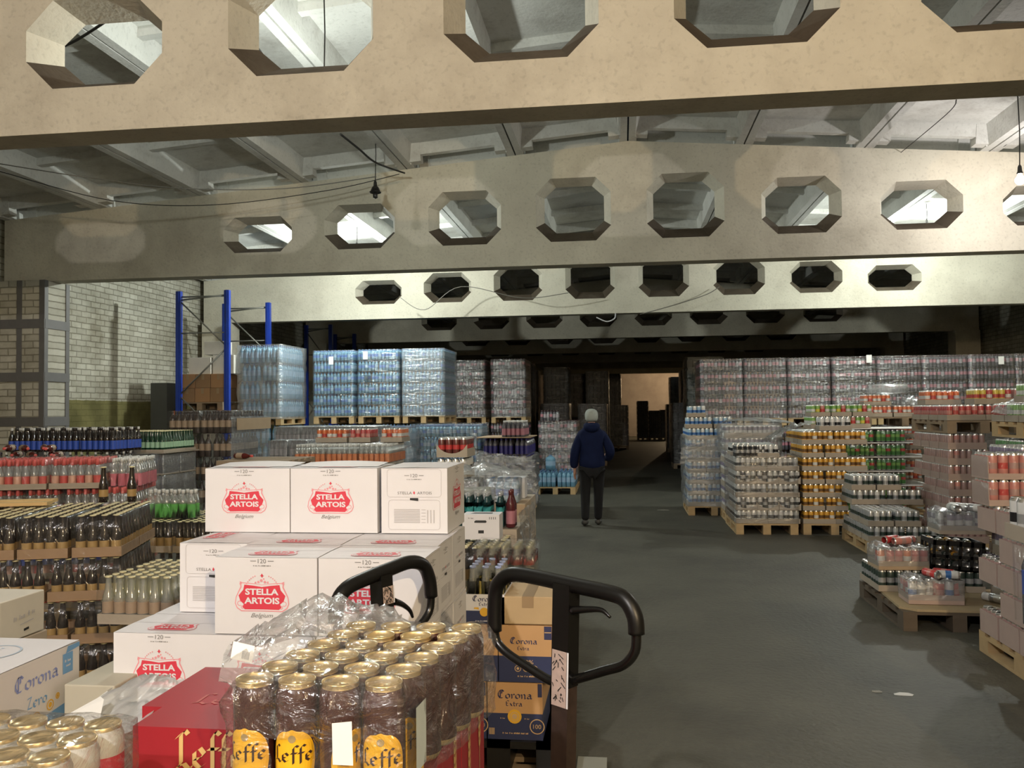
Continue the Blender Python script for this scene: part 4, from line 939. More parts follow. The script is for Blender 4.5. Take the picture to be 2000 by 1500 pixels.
# orange soda and its neighbours
oO = corner(762, 10.3); pal(oO, -1, 1.2, .8, 'pallet under the orange soda')
z = stack(O_P, 'pack of orange soda bottles', 'stack behind the beer cartons', oO, -1, 1.2, .8, PZ, 5, layh=.229)
for i, (u, lb_, x) in enumerate(((T_org, 'tray of orange cans lying flat on the orange soda, left', -1.10), (T_red, 'small tray of red cans between the orange trays on the soda', -.66), (T_org, 'tray of orange cans on the orange soda at right', -.25))):
    r = place(u.kit(i != 1, 't') if i == 0 else u.kit(False, 't'), 'can_tray', lb_, 'can tray', 'can trays on the orange soda', (oO[0]+x, oO[1]+.48, z+.003))
oX = corner(738, 12.9); pal(oX, -1, 1.6, .8, 'pallets under the dark bottles behind the orange soda')
stack(X_P, 'pack of dark label bottles', 'row behind the orange soda', oX, -1, 1.62, .8, PZ, 5, layh=.268)
oX2 = corner(600, 12.0); pal(oX2, -1, .6, .5, 'pallet under the low dark bottles beside the beer stack')
stack(X_P, 'pack of dark label bottles', 'beside the brown beer stack', oX2, -1, .6, .5, PZ, 4, layh=.30)
# pile of empty pallets
pp = corner(562, 9.0)
for k in range(8): pallet((pp[0]-.8, pp[1]+.0+.02*(k % 2), k*.147), .8, .8, 0, f'weathered empty pallet, {ORD[7-k]} of the pile behind the cartons', WOODD, 'pile of empty pallets')
ob = bpy.data.objects.new('bottle', lying); COL.objects.link(ob); ob.location = (pp[0]-.72, pp[1]+.3, 8*.147+.036); ob.rotation_euler = (PI/2, 0, 1.2); tag(ob, 'brown bottle lying on the pile of empty pallets', 'bottle')
# dark beer trays with gold caps
angV = math.radians(17)
oV = corner(236, 4.87); pal(oV, -1, 1.2, .8, 'pallet under the dark beer bottles with gold caps', rz=angV)
stack(V_T, 'tray of dark beer bottles with gold caps', 'near left stack', oV, -1, 1.2, .8, PZ, 4, rz=angV, layh=.242)
for k, (dx, dy) in enumerate(((-.42, .66), (-.25, .70))):
    ob = bpy.data.objects.new('bottle', b_dk); COL.objects.link(ob); ob.location = (oV[0]+dx-.05, oV[1]+dy-.1, PZ+4*.242+.002); tag(ob, f'loose dark bottle standing on the gold capped trays, {["left", "right"][k]}', 'bottle', 'loose dark bottles')
WOODY = mat('fresh pine board', (.62, .42, .18), .6, var=.15)
b = MB(); b.box(-1.1, 0, 0, 0, .10, .02); b.box(-1.12, .16, 0, -.02, .26, .02)
tag(b.build('wooden_board', WOODY, loc=(oV[0]-.72, oV[1]+.36, PZ+4*.242+.003), rz=angV), 'pair of fresh pine boards lying on the gold capped trays', 'board')
# trays behind them towards the cartons
oW1 = corner(432, 6.5); pal(oW1, -1, .8, .8, 'pallet under the gold capped trays behind the cartons')
z = stack(W1_T, 'tray of gold capped bottles', 'behind the white beer cartons', oW1, -1, .8, .8, PZ, 3, layh=.236)
place(G_P.kit(True, 't'), 'bottle_pack', 'shrink pack of green drink bottles left of the white cartons', 'bottle pack', None, (oW1[0]-.72, oW1[1]+.15, z+.003))
oW2 = corner(332, 4.25); pal(oW2, -1, .41, .8, 'small pallet under the pale bottles', rz=0)
stack(W2_T, 'tray of pale bottles with gold caps', 'between dark beer and cartons', oW2, -1, .41, .56, PZ, 3, layh=.241)
# ---------------------------------------------------------------- foreground cartons
V3 = Vector
WHT_C = mat('white printed carton', (.68, .68, .715), .55, var=.03); INKR = mat('red ink', (.62, .045, .075), .5, var=.04); INKP = mat('pale red ink', (.72, .30, .34), .5, var=.04)
INKG = mat('grey ink', (.20, .20, .21), .6); INKL = mat('light grey ink', (.45, .44, .46), .6); INKK = mat('black ink', (.02, .02, .02), .6)
SW, SD, SH = .343, .255, .248
def mirror(r): return r+[(-x, y) for x, y in reversed(r) if abs(x) > 1e-6]
def emblem(mb, fr, s, m_red=0, m_pink=1, m_white=2, m_grey=3, small=True, cx=0, cy=0):
    """the red cartouche with its two-line wordmark; s metres per unit"""
    o, ux, uy = fr; o = o+ux*cx+uy*cy; f2 = (o, ux, uy)
    k = lambda L: [(x*s, y*s) for x, y in mirror(L)]
    ccw = lambda P: P[::-1] if sum(P[i][0]*P[(i+1) % len(P)][1]-P[(i+1) % len(P)][0]*P[i][1] for i in range(len(P))) < 0 else P
    mb.poly(ccw(k([(0, 17.5), (12, 19.5), (33, 21), (38, 23), (37, 14), (40, 8), (45, -3), (46.5, -13), (43, -21), (35, -26), (0, -25.5)])), f2, m_pink, .0006)
    mb.poly(ccw(k([(0, 16.7), (11, 18.3), (32, 19.4), (35.3, 20.5), (34.8, 13), (38, 7), (43.4, -3.4), (44.7, -13), (41.5, -19.8), (34.4, -24.2), (0, -24)])), f2, m_white, .0008)
    mb.poly(ccw(k([(0, 14), (14, 16), (30, 17.5), (32, 9), (40, 0), (37, -9), (31, -14), (33.5, -19), (29, -22.7), (0, -22.3)])), f2, m_red, .001)
    for sx in (-1, 1):
        for c0, rr, a0, a1 in (((38, -13), 4.4, -2.2, 2.4), ((33, -19), 3.0, -2.6, 1.6), ((36, 19), 2.4, -1, 3.4)):
            prev = None
            for q in range(7):
                a = a0+(a1-a0)*q/6; p = (sx*(c0[0]+rr*math.cos(a)), c0[1]+rr*math.sin(a)); p2 = (sx*(c0[0]+(rr-1.3)*math.cos(a)), c0[1]+(rr-1.3)*math.sin(a))
                if prev: mb.poly(ccw([(x*s, y*s) for x, y in (prev[0], prev[1], p2, p)]), f2, m_pink, .0012)
                prev = (p, p2)
    put_text(mb, 'STELLA', 0, 6.2*s, 57*s, f2, m_white, .0015, height=10.5*s, bold=.035)
    put_text(mb, 'ARTOIS', 0, -8.2*s, 60*s, f2, m_white, .0015, height=10.5*s, bold=.035)
    if small:
        mb.poly([(0, 29*s), (2.2*s, 32.5*s), (0, 36*s), (-2.2*s, 32.5*s)], f2, m_red, .0012); mb.poly([(-4*s, 32*s), (0, 31.4*s), (4*s, 32*s), (0, 33*s)], f2, m_red, .0013)
        for sx in (-1, 1):
            for q in range(6):
                a = .45+.14*q; x, y = sx*(29*math.cos(a)), 8+27*math.sin(a)*.95
                mb.poly(ccw([((x-.9)*s, (y-1)*s), ((x+.9)*s, (y-1)*s), ((x+.9)*s, (y+1)*s), ((x-.9)*s, (y+1)*s)]), f2, m_pink, .001)
        for x, y, r_ in ((-6, 22, 2.2), (-1, 24.5, 2.6), (5, 22, 2.4), (10, 21.5, 1.8), (-11, 21, 1.6), (3, 27, 1.5)):
            mb.poly([((x+r_*math.cos(a*1.047))*s, (y+r_*math.sin(a*1.047))*s) for a in range(6)], f2, m_pink, .001)
        put_text(mb, 'Belgium', 0, -33*s, 38*s, f2, m_grey, .001, height=9*s, shear=.4)
        head(mb, f2, s, m_grey)
def head(mb, f2, s, m_grey, y=56):
    put_text(mb, '120', 0, y*s, 14*s, f2, m_grey, .001, height=7*s)
    for sx in (-1, 1): mb.poly([((sx*15-5)*s, (y-.5)*s), ((sx*15+5)*s, (y-.5)*s), ((sx*15+5)*s, (y+.5)*s), ((sx*15-5)*s, (y+.5)*s)], f2, m_grey, .001)
    put_dashes(mb, 0, (y-7.5)*s, 30*s, f2, m_grey, .001, height=2.0*s)
def rrect(mb, fr, x0, y0, x1, y1, m, t=.0012, r=.012, off=.001):
    P = []
    for cx, cy, a0 in ((x1-r, y1-r, 0), (x0+r, y1-r, PI/2), (x0+r, y0+r, PI), (x1-r, y0+r, 1.5*PI)):
        for q in range(4): a = a0+PI/2*q/3; P.append((cx+r*math.cos(a), cy+r*math.sin(a), math.cos(a), math.sin(a)))
    n = len(P)
    for i in range(n):
        j = (i+1) % n; a, c = P[i], P[j]
        mb.poly([(a[0], a[1]), (c[0], c[1]), (c[0]-c[2]*t, c[1]-c[3]*t), (a[0]-a[2]*t, a[1]-a[3]*t)][::-1], fr, m, off)
PRM = [INKR, INKP, WHT_C, INKG, INKL, INKK]
U = .00197
def stella_meshes():
    bd = MB(); bd.box(0, 0, 0, SW, SD, SH-.003)
    # two top flaps meeting along the length, edges a little lifted
    bd.quad([(0, 0, SH-.002), (SW, 0, SH-.002), (SW, SD/2-.001, SH), (0, SD/2-.001, SH)]); bd.quad([(0, SD/2+.001, SH), (SW, SD/2+.001, SH), (SW, SD, SH-.002), (0, SD, SH-.002)])
    body = bd.mesh('carton_body', WHT_C)
    a = MB(); emblem(a, (V3((SW/2-.012, -.0005, SH/2)), V3((1, 0, 0)), V3((0, 0, 1))), U)
    front = a.mesh('printed_emblem', PRM)
    t = MB(); emblem(t, (V3((SW/2, SD*.30, SH)), V3((1, 0, 0)), V3((0, 1, 0))), U*.9, small=False); 
    top = t.mesh('top_print', PRM)
    ends = []
    for fr in ((V3((SW+.0005, SD/2, SH/2)), V3((0, 1, 0)), V3((0, 0, 1))), (V3((-.0005, SD/2, SH/2)), V3((0, -1, 0)), V3((0, 0, 1)))):
        e = MB(); rrect(e, fr, -.105, .012, .105, .118, 4); rrect(e, fr, -.100, -.110, .100, .002, 4)
        put_text(e, 'STELLA', -.036, .028, .056, fr, 3, .001, height=.010); put_text(e, 'ARTOIS', .040, .028, .056, fr, 3, .001, height=.010)
        e.poly([(0, .022), (.004, .028), (0, .036), (-.004, .028)], fr, 0, .001)
        e.poly([(-.016, .0015), (.016, -.002), (.016, .009), (-.016, .009)], fr, 5, .0015)
        head(e, (fr[0]+fr[2]*.0, fr[1], fr[2]), U*.95, 3, y=50)
        for q in range(9):
            y = -.036-.006*q; e.poly([(-.078, y), (.022, y), (.022, y+.003), (-.078, y+.003)], fr, 4, .001)
            if q % 2 == 0: e.poly([(.028, y), (.044, y), (.044, y+.002), (.028, y+.002)], fr, 4, .001)
        for x in (.05, .062, .074): e.poly([(x, -.085), (x+.004, -.085), (x+.004, -.036), (x, -.036)], fr, 4, .001)
        ends.append(e.mesh('end_print', PRM))
    return body, front, top, ends
SB, SF, ST, SE = stella_meshes()
def stella(loc, label, rz=0.0, group='white beer cartons of the near pile', parts='ftr', scale=1):
    """loc: left front lower corner before turning"""
    r = empty('beer_carton', loc, rz, label, 'carton', group)
    child('carton_body', SB, r)
    b = r.children if False else None
    if 'f' in parts: child('printed_emblem', SF, r, label='red emblem with white lettering')
    if 't' in parts: child('top_print', ST, r, label='red emblem printed on the lid')
    if 'r' in parts: child('end_print', SE[0], r, label='grey lettering and carrying slot')
    if 'l' in parts: child('end_print', SE[1], r, label='grey lettering and carrying slot')
    if scale != 1: r.scale = (scale,)*3
    return r
xr = -.632
tz = [.219, .469, .719, .969, 1.219]
pallet((-1.62, 2.74, .07), 1.0, 1.1, 0, 'pale pallet under the white beer cartons, lifted on a pallet truck', WOOD)
y2 = W(600, 2.71).y
cols3 = [xr-3*(SW+.003), xr-2*(SW+.003), xr-(SW+.003)]
rj = random.Random(3)
for li, z in enumerate(tz[:3]):
    for j in range(3):
        for i in range(3):
            if j > 0 and i not in (2,) and li < 2: continue
            if li < 2 and j == 0 or i == 2 or li == 2:
                tier = ['lowest', 'second lowest', 'middle'][li]
                stella((cols3[i]+rj.uniform(-.003, .003), y2+j*(SD+.004), z), f'white beer carton, {tier} tier, {["front row", "second row", "third row"][j]}, {["left", "middle", "aisle side"][i]}', parts='ft' + ('r' if i == 2 else '') + ('l' if i == 0 else ''))
for j in range(3):
    for i in range(2):
        stella((xr-(2-i)*(SW+.005)+(.012 if j == 0 else 0)*(1 if i else 1), y2+.0+j*(SD+.004), tz[3]), f'white beer carton under the top tier, {["front row", "second row", "third row"][j]}, {["left", "right"][i]}', parts='ft' + ('r' if i else 'l'))
# turned one at the left: its short end looks at us
lx = xr-2*(SW+.005)-.004
stella((lx-SD-.001+.0, y2+.28+SW, tz[3]), 'white beer carton turned end on, left of the second tier, open side slot', rz=-PI/2, parts='ftr')
yt = W(565, 3.27).y
xt = W(390, 3.27).x
stella((xt, yt, tz[4]), 'white beer carton, leftmost of the three on top', parts='ftl')
stella((xt+SW+.004, yt, tz[4]), 'white beer carton, middle one of the three on top', parts='ftr')
r = empty('beer_carton', (xt+2*(SW+.004)+.012, yt+SW, tz[4]), -PI/2, 'white beer carton turned end on, right one of the three on top', 'carton', 'white beer cartons of the near pile')
child('carton_body', SB, r); child('end_print', SE[0], r, label='grey lettering and carrying slot')
# its long printed side looks at the aisle
a = MB(); emblem(a, (V3((SW/2-.012, SD+.0005, SH/2)), V3((-1, 0, 0)), V3((0, 0, 1))), U); child('printed_emblem', a.mesh('printed_emblem', PRM), r, label='red emblem with white lettering')
# lifted lid flaps on the top tier
b = MB(); n = 8
for i in range(n):
    u0, u1 = i/n, (i+1)/n; h0, h1 = .006*math.sin(PI*u0)+.003, .006*math.sin(PI*u1)+.003
    b.quad([(u0*SW*.95, .05, .001), (u1*SW*.95, .05, .001), (u1*SW*.95, SD*.8, h1+.006), (u0*SW*.95, SD*.8, h0+.006)])
for k in range(2):
    child('lid_flap', b.mesh('lid_flap', WHT_C), [o for o in bpy.data.objects if o.name.startswith('beer_carton') and o.get('label', '').startswith('white beer carton, '+('leftmost' if k == 0 else 'middle one'))][0], (.005, 0, SH))
# ---------------------------------------------------------------- kraft beer boxes beside the truck handle
KC = mat('kraft beer box', (.50, .30, .14), .7, var=.06); NAVY = mat('navy beer box print', (.025, .035, .10), .55); YEL = mat('yellow sun print', (.72, .42, .04), .5); INKN = mat('navy ink', (.03, .035, .10), .55); KRL = mat('kraft line', (.55, .38, .2), .6)
CWd, CD, CH = .236, .36, .240
def disc(mb, fr, cx, cy, r, m, off, n=20): mb.poly([(cx+r*math.cos(2*PI*i/n), cy+r*math.sin(2*PI*i/n)) for i in range(n)], fr, m, off)
def ring(mb, fr, cx, cy, r, t, m, off, n=20):
    for i in range(n):
        a, c = 2*PI*i/n, 2*PI*(i+1)/n
        mb.poly([(cx+r*math.cos(a), cy+r*math.sin(a)), (cx+r*math.cos(c), cy+r*math.sin(c)), (cx+(r-t)*math.cos(c), cy+(r-t)*math.sin(c)), (cx+(r-t)*math.cos(a), cy+(r-t)*math.sin(a))], fr, m, off)
def corona(loc, label, kind='sun', w_=CWd, d=CD, h=CH, top=None, split=.46, group='kraft and navy beer boxes', body=None):
    r = empty('beer_box', loc, 0, label, 'box', group)
    b = MB(); b.box(0, 0, h*split, w_, d, h, 0); b.box(0, 0, 0, w_, d, h*split, 1); child('box_body', b.mesh('box_body', [body or KC, NAVY]), r)
    a = MB(); fr = (V3((w_/2, -.0005, h*.5)), V3((1, 0, 0)), V3((0, 0, 1))); s = w_/.236
    if kind == 'sun':
        put_nib(a, 'Corona', -.0, .066*s, .150*s, fr, 0); put_nib(a, 'Extra', -.004, .030*s, .072*s, fr, 0)
        disc(a, fr, -.002, -.022*s, .030*s, 1, .001); disc(a, fr, -.002, -.022*s, .012*s, 2, .0016, 12); ring(a, fr, -.002, -.022*s, .020*s, .003, 2, .0014)
        for sx in (-1, 1): put_dashes(a, sx*.052*s, -.030*s, .024*s, fr, 2, .001, height=.006*s)
        ring(a, fr, .094*s, -.062*s, .032*s, .004, 2, .001); put_text(a, '100', .094*s, -.062*s, .034*s, fr, 2, .001, height=.018*s)
        put_dashes(a, 0, -.092*s, .11*s, fr, 2, .001, height=.007*s)
        for q in range(5): a.poly([((-.112+.005*q)*s, -.10*s), ((-.109+.005*q)*s, -.10*s), ((-.109+.005*q)*s, -.072*s), ((-.112+.005*q)*s, -.072*s)], fr, 2, .001)
        a.poly([(.098*s, .062*s), (.116*s, .062*s), (.116*s, .118*s), (.098*s, .118*s)], fr, 0, .001)
    else:
        put_nib(a, 'Corona', -.010, .052*s, .118*s, fr, 0); put_nib(a, 'Extra', -.012, .022*s, .052*s, fr, 0)
        a.poly([(.078*s, .062*s), (.110*s, .062*s), (.110*s, .118*s), (.078*s, .118*s)], fr, 0, .001)
        put_text(a, '100%', .0, -.034*s, .062*s, fr, 2, .001, height=.017*s)
        for x in (-.036, 0, .036): ring(a, fr, x*s, -.062*s, .014*s, .003, 2, .001, 14); disc(a, fr, x*s, -.062*s, .006*s, 2, .001, 8)
        put_dashes(a, 0, -.094*s, .075*s, fr, 2, .001, height=.007*s)
        a.poly([(.080*s, .090*s), (.108*s, .090*s), (.108*s, .094*s), (.080*s, .094*s)], fr, 2, .0014)
    child('printed_front', a.mesh('printed_front', [INKN, YEL, KRL]), r, label='navy blackletter words and badge')
    return r
cy0 = W(976, 3.66).y; cxs = W(976, 3.66).x
zc = .278
tp = MB(); 
for q in range(3): tp.box(q*.21, 0, 0, q*.21+.10, .8, .13)
tp.box(0, 0, .10, .52, .8, .13); tag(tp.build('plastic_pallet', BLACK, loc=(cxs-.26, cy0-.02, .147)), 'black plastic pallet under the kraft beer boxes', 'pallet')
pallet((cxs-.27, cy0-.02, 0), .54, .8, 0, 'dark wooden pallet under the black plastic one', WOODD)
corona((cxs-.048, cy0, zc), 'lowest kraft and navy beer box beside the truck handle', 'sun')
corona((cxs-.048-.242, cy0, zc), 'lowest kraft and navy beer box half behind the red boxes', 'sun')
corona((cxs+.002, cy0, zc+.243), 'upper kraft and navy beer box with three small badges', 'b')
corona((cxs-.238, cy0, zc+.243), 'upper kraft and navy beer box touching the white cartons', 'b')
# open carrier with long necked bottles
b_cor = bottle_mesh('c', B_clg, B_amb, B_bluecap, h=.235, r=.029, lab=(.02, .74), shoulder=.50, capm=.008, seg=14)
wc = W(908, 3.64); r = empty('bottle_carrier', (wc.x, cy0-.0, zc+.487), 0, 'open white and navy beer carrier full of amber bottles', 'carrier')
w_ = .172; b = MB()
for x0, y0, x1, y1 in ((0, 0, w_, .004), (0, .276, w_, .28), (0, .004, .004, .276), (w_-.004, .004, w_, .276)):
    b.box(x0, y0, .055, x1, y1, .125, 0); b.box(x0, y0, 0, x1, y1, .055, 1)
b.box(0, 0, 0, w_, .28, .004, 1); child('carrier_body', b.mesh('carrier_body', [WHT_C, NAVY]), r)
a = MB(); fr = (V3((w_/2, -.0005, .062)), V3((1, 0, 0)), V3((0, 0, 1))); put_nib(a, 'Corona', 0, .042, .105, fr, 0); put_nib(a, 'Extra', 0, .020, .05, fr, 0); disc(a, fr, -.002, -.012, .019, 1, .001)
put_dashes(a, 0, -.050, .08, fr, 2, .001, height=.005)
for sx in (-1, 1): a.poly([(sx*.035-.012, .001), (sx*.035+.012, -.002), (sx*.035+.008, .008), (sx*.035-.01, .007)], fr, 1, .001)
child('printed_front', a.mesh('printed_front', [INKN, YEL, WHT_C]), r, label='navy blackletter words and yellow sun')
for i in range(3):
    for j in range(4):
        if (i, j) == (1, 2): continue
        child('bottle', b_cor, r, (.03+.056*i, .035+.066*j, .005), i+j)
plainbox('cardboard_box', .235, .30, .118, (cxs+.012, cy0+.0, zc+.487), mat('plain kraft', (.44, .32, .18), .75), 'flat plain kraft carton under the truck handle, tape on top')
a = MB(); fr = (V3((0, 0, 0)), V3((1, 0, 0)), V3((0, 0, 1)))
pkx = W(1050, 4.3)
for q in range(3): plainbox('cardboard_box', .40, .45, .243, (pkx.x-.40, pkx.y+.0, .004+.246*q), KRAFT, f'plain kraft box behind the beer boxes, {["lowest", "middle", "topmost"][q]}', group='kraft boxes under the red label bottles')
b_rl = bottle_mesh('r', B_clg, B_red, B_pale, h=.245, r=.030, lab=(.60, .80), shoulder=.56, capm=.02, seg=14)
place(PackType('bottle_pack', 'bottle pack', 'bottle', [b_rl], .064, 5, 4, .255, film=FILM).kit(True, 't'), 'bottle_pack', 'film wrapped bottles with red neck labels behind the truck handle', 'bottle pack', None, (pkx.x-.335, pkx.y+.02, .744))
# handled white box and the trays under it
jw = W(985, 4.85); pal((jw.x, jw.y), -1, .42, .6, 'small pallet under the trays behind the red label bottles')
z = stack(W1_T, 'tray of gold capped bottles', 'aisle pile under the handled white box', (jw.x, jw.y), -1, .41, .56, PZ, 3, layh=.258)
r = empty('carton', (jw.x-.26, jw.y+.15, z+.003), 0, 'small white carton with a hand hole, behind the red label bottles', 'carton')
b = MB(); b.box(0, 0, 0, .22, .15, .145); child('carton_body', b.mesh('carton_body', WHT_C), r)
a = MB(); fr = (V3((.11, -.0005, .07)), V3((1, 0, 0)), V3((0, 0, 1))); P = []
a.poly([(-.038, .028), (.030, .028), (.036, .034), (.030, .042), (-.030, .042), (-.038, .036)], fr, 0, .001); a.poly([(-.015, -.034), (.018, -.034), (.018, -.016), (-.015, -.016)], fr, 0, .001)
fr2 = (V3((.11, .075, .145)), V3((1, 0, 0)), V3((0, 1, 0))); a.poly([(-.07, -.02), (.06, -.02), (.06, .03), (-.05, .03)], fr2, 0, .001); put_dashes(a, -.06, .055, .03, fr, 1, .001, height=.009); put_text(a, 'IIII', .07, .055, .04, fr, 1, .001, height=.014)
child('hand_hole', a.mesh('hand_hole', [INKK, INKG]), r, label='black hand hole and small print')
# mixed leftovers further on: cartons with odd packs on top
jx = W(1012, 5.95)
for i in range(2):
    for j in range(2):
        for q in range(3): plainbox('cardboard_box', .30, .40, .28, (jx.x-.30*(i+1)-.004*i, jx.y+.402*j, .004+.283*q), KRAFT if (i+j+q) % 2 else KRAFTG, f'kraft box under the odd packs, {["low", "mid", "top"][q]} row, {["aisle", "inner"][i]} side, {["front", "back"][j]}', group='kraft boxes under the odd packs')
zj = .856
b_te = bottle_mesh('t', cmat('dark teal glass', (.02, .06, .07), .1), B_teal, B_clear, h=.245, r=.031, lab=(.45, .72), shoulder=.6, seg=12); b_wi = bottle_mesh('wn', cmat('wine glass', (.08, .015, .02), .1), B_clab, cmat('wine foil', (.10, .02, .02), .3), h=.26, r=.034, lab=(.1, .45), shoulder=.6, seg=12)
place(PackType('bottle_pack', 'bottle pack', 'bottle', [b_te], .064, 4, 3, .25, film=None).kit(True, 't'), 'bottle_pack', 'teal labelled bottles standing on the kraft boxes by the aisle', 'bottle pack', None, (jx.x-.45, jx.y+.03, zj))
for q in range(4):
    ob = bpy.data.objects.new('bottle', b_te if q % 2 else b_wi); COL.objects.link(ob); ob.location = (jx.x-.05-.075*(q % 2)-.0, jx.y+.06+.08*(q//2), zj+.002); tag(ob, f'single {"teal labelled" if q % 2 else "wine red"} bottle at the aisle edge of the kraft boxes, {["front", "front", "back", "back"][q]}', 'bottle', 'single bottles by the aisle')
b_wh = bottle_mesh('wb', B_clear, B_wcap2, B_pale, h=.2, r=.031, lab=(.1, .5), shoulder=.6)
place(PackType('bottle_pack', 'bottle pack', 'bottle', [b_wh], .064, 4, 3, .21, tray=KRAFT, trayh=.045, film=FILMG).kit(True, 't'), 'bottle_pack', 'film wrapped pale bottles beside the white carton edge', 'bottle pack', None, (W(905, 6.2).x-.06, jx.y+.20, zj+.05))
sbx = MB(); sbx.box(0, 0, 0, .42, .35, .046); tag(sbx.build('cardboard_box', KRAFT, loc=(W(905, 6.2).x-.10, jx.y+.18, zj)), 'flat kraft lid under the film wrapped pale bottles', 'box')
jy = W(1028, 7.0)
for i in range(2):
    for j in range(2):
        for q in range(3): plainbox('cardboard_box', .36, .42, .30, (jy.x-.36*(i+1)-.004*i, jy.y+.422*j, .004+.303*q), KRAFTG if (i+j+q) % 2 else KRAFT, f'carton under the blue packs, {["low", "mid", "top"][q]} row, {["aisle", "inner"][i]} side, {["front", "back"][j]}', group='cartons under the blue packs')
zy = .915
stella((jy.x-.30, jy.y+.45, zy), 'small white beer carton lying loose beyond the kraft boxes', parts='ft', group=None, scale=.72)
place(BP([b_w5], .0655, 4, 3, .205, film=FILMG).kit(True, 't'), 'bottle_pack', 'blue water bottles in torn film before the loose white carton', 'bottle pack', None, (jy.x-.33, jy.y+.05, zy))
place(BP([bm(B_dk, B_dk, BLACK, h=.2, r=.031)], .0655, 3, 3, .205, film=FILMG).kit(True, 't'), 'bottle_pack', 'black bottles in torn film left of the blue ones', 'bottle pack', None, (jy.x-.60, jy.y+.05, zy))
crumple('plastic_film', [(jy.x-.75, jy.y-.02, zy+.22), (jy.x+.02, jy.y-.02, zy+.20), (jy.x+.02, jy.y+.35, zy+.22), (jy.x-.75, jy.y+.35, zy+.25)], 1, FILMG, 'torn clear film over the blue and black bottles by the aisle', seed=52, amp=.07)
crumple('plastic_film', [(jx.x+.02, jx.y-.03, .95), (jx.x+.04, jx.y+.75, .95), (jx.x+.08, jx.y+.75, .35), (jx.x+.06, jx.y-.03, .45)], 1, FILMG, 'torn film hanging down the kraft boxes at the aisle', seed=53, amp=.06)
# tray of dark cans on a tall tray pile
jt = W(914, 7.6); pal((jt.x, jt.y), -1, .41, .56, 'small pallet under the tall tray pile')
z = stack(T_white, 'tray of pale cans', 'tall pile beyond the white cartons', (jt.x, jt.y), -1, .41, .55, PZ, 6, layh=.186, expose_top=False)
T_mar = CT('mar', ['mar'], arch=True) if False else None
cans['maroon'] = can_mesh('maroon', C_maroon, C_red)
place(CT('m', ['maroon'], arch=True, tray=KRAFTG, trayh=.075).kit(False, 't'), 'can_tray', 'arched tray of maroon cans peeking over the white cartons', 'can tray', None, (jt.x-.275, jt.y+.01, z+.003))
# ---------------------------------------------------------------- red beer boxes and the brown can pack
REDC = mat('red beer box', (.30, .016, .025), .45, var=.08); REDL = mat('box top dusty red', (.42, .10, .09), .5, var=.1); GOLDI = mat('gold print', (.62, .42, .17), .45); STK = mat('sticker', (.62, .64, .60), .5)
def redbox(loc, w_, d, h, label, front='', ear=False):
    r = empty('beer_box', loc, 0, label, 'box', 'red beer boxes'); b = MB(); b.box(0, 0, 0, w_, d, h); child('box_body', b.mesh('box_body', REDC), r)
    a = MB(); b2 = (V3((0, 0, 0)),)
    if front:
        fr = (V3((w_/2, -.0005, h/2)), V3((1, 0, 0)), V3((0, 0, 1))); put_nib(a, front, -.012, .074, .140, fr, 0, nib=.10, hmul=1.35)
    if ear:
        fr = (V3((w_+.0005, d/2, h/2)), V3((0, 1, 0)), V3((0, 0, 1)))
        for k, (x, y) in enumerate(((-.06, 0), (.065, .03))):
            a.poly([(x-.002, y-.10), (x+.002, y-.10), (x+.002, y+.05), (x-.002, y+.05)], fr, 0, .001)
            for q in range(7):
                for sx in (-1, 1):
                    yy = y-.05+.018*q; a.poly([(x, yy), (x+sx*.010, yy+.006), (x+sx*.012, yy+.020), (x+sx*.003, yy+.014)][::sx], fr, 0, .0012)
                    a.poly([(x+sx*.010, yy+.02), (x+sx*.012, yy+.018), (x+sx*.016, yy+.045)][::sx], fr, 0, .0012)
    frt = (V3((w_/2, d/2, h)), V3((1, 0, 0)), V3((0, 1, 0)))
    a.poly([(w_*.12, d*.12), (w_*.42, d*.12), (w_*.42, d*.42), (w_*.12, d*.42)], frt, 1, .001)
    put_text(a, 'IIIIII', w_*.27, d*.30, w_*.2, frt, 2, .0015, height=d*.18)
    put_nib(a, 'Leffe', -w_*.12, -.02, w_*.5, frt, 3, nib=.06)
    child('printed_marks', a.mesh('printed_marks', [GOLDI, STK, INKG, REDL]), r, label='gold print and pale sticker'); return r
zr = 1.088
XR1 = W(953, 1.93).x; YR = W(953, 1.93).y
for k, zz in enumerate((.838, .588)):
    pass
redw = .325
redbox((XR1-redw, YR-.27, zr-.248), redw, .268, .246, 'red beer box at the back beside the kraft boxes, wheat ears on its side', ear=True)
redbox((XR1-redw, YR-.545, zr-.248), redw, .268, .246, 'red beer box under the near end of the brown can pack', ear=True)
redbox((XR1-2*redw-.004, YR-.30, zr-.248), redw, .268, .246, 'red beer box under the left back of the can pack')
pf = W(256, 1.60)
redbox((pf.x, pf.y, zr-.246), .335, .345, .246, 'red beer box with gold lettering left of the brown can pack', front='Leffe')
for (x, y, w_, d, q) in ((XR1-redw, YR-.27, redw, .268, 'back right'), (XR1-redw, YR-.545, redw, .268, 'front right'), (XR1-2*redw-.004, YR-.30, redw, .268, 'back left')):
    redbox((x, y, zr-.497), w_, d, .246, f'lower red beer box, {q} of the second tier', ear=('right' in q))
redbox((pf.x, pf.y, zr-.497), .335, .345, .246, 'lower red beer box under the gold lettered one', front='Leffe')
for q in range(2): plainbox('cardboard_box', .36, .80, .14, (XR1-.36-q*.365, YR-.80, .30+.0), KRAFT, f'kraft box under the red beer boxes, {["aisle", "inner"][q]} side', tape=False)
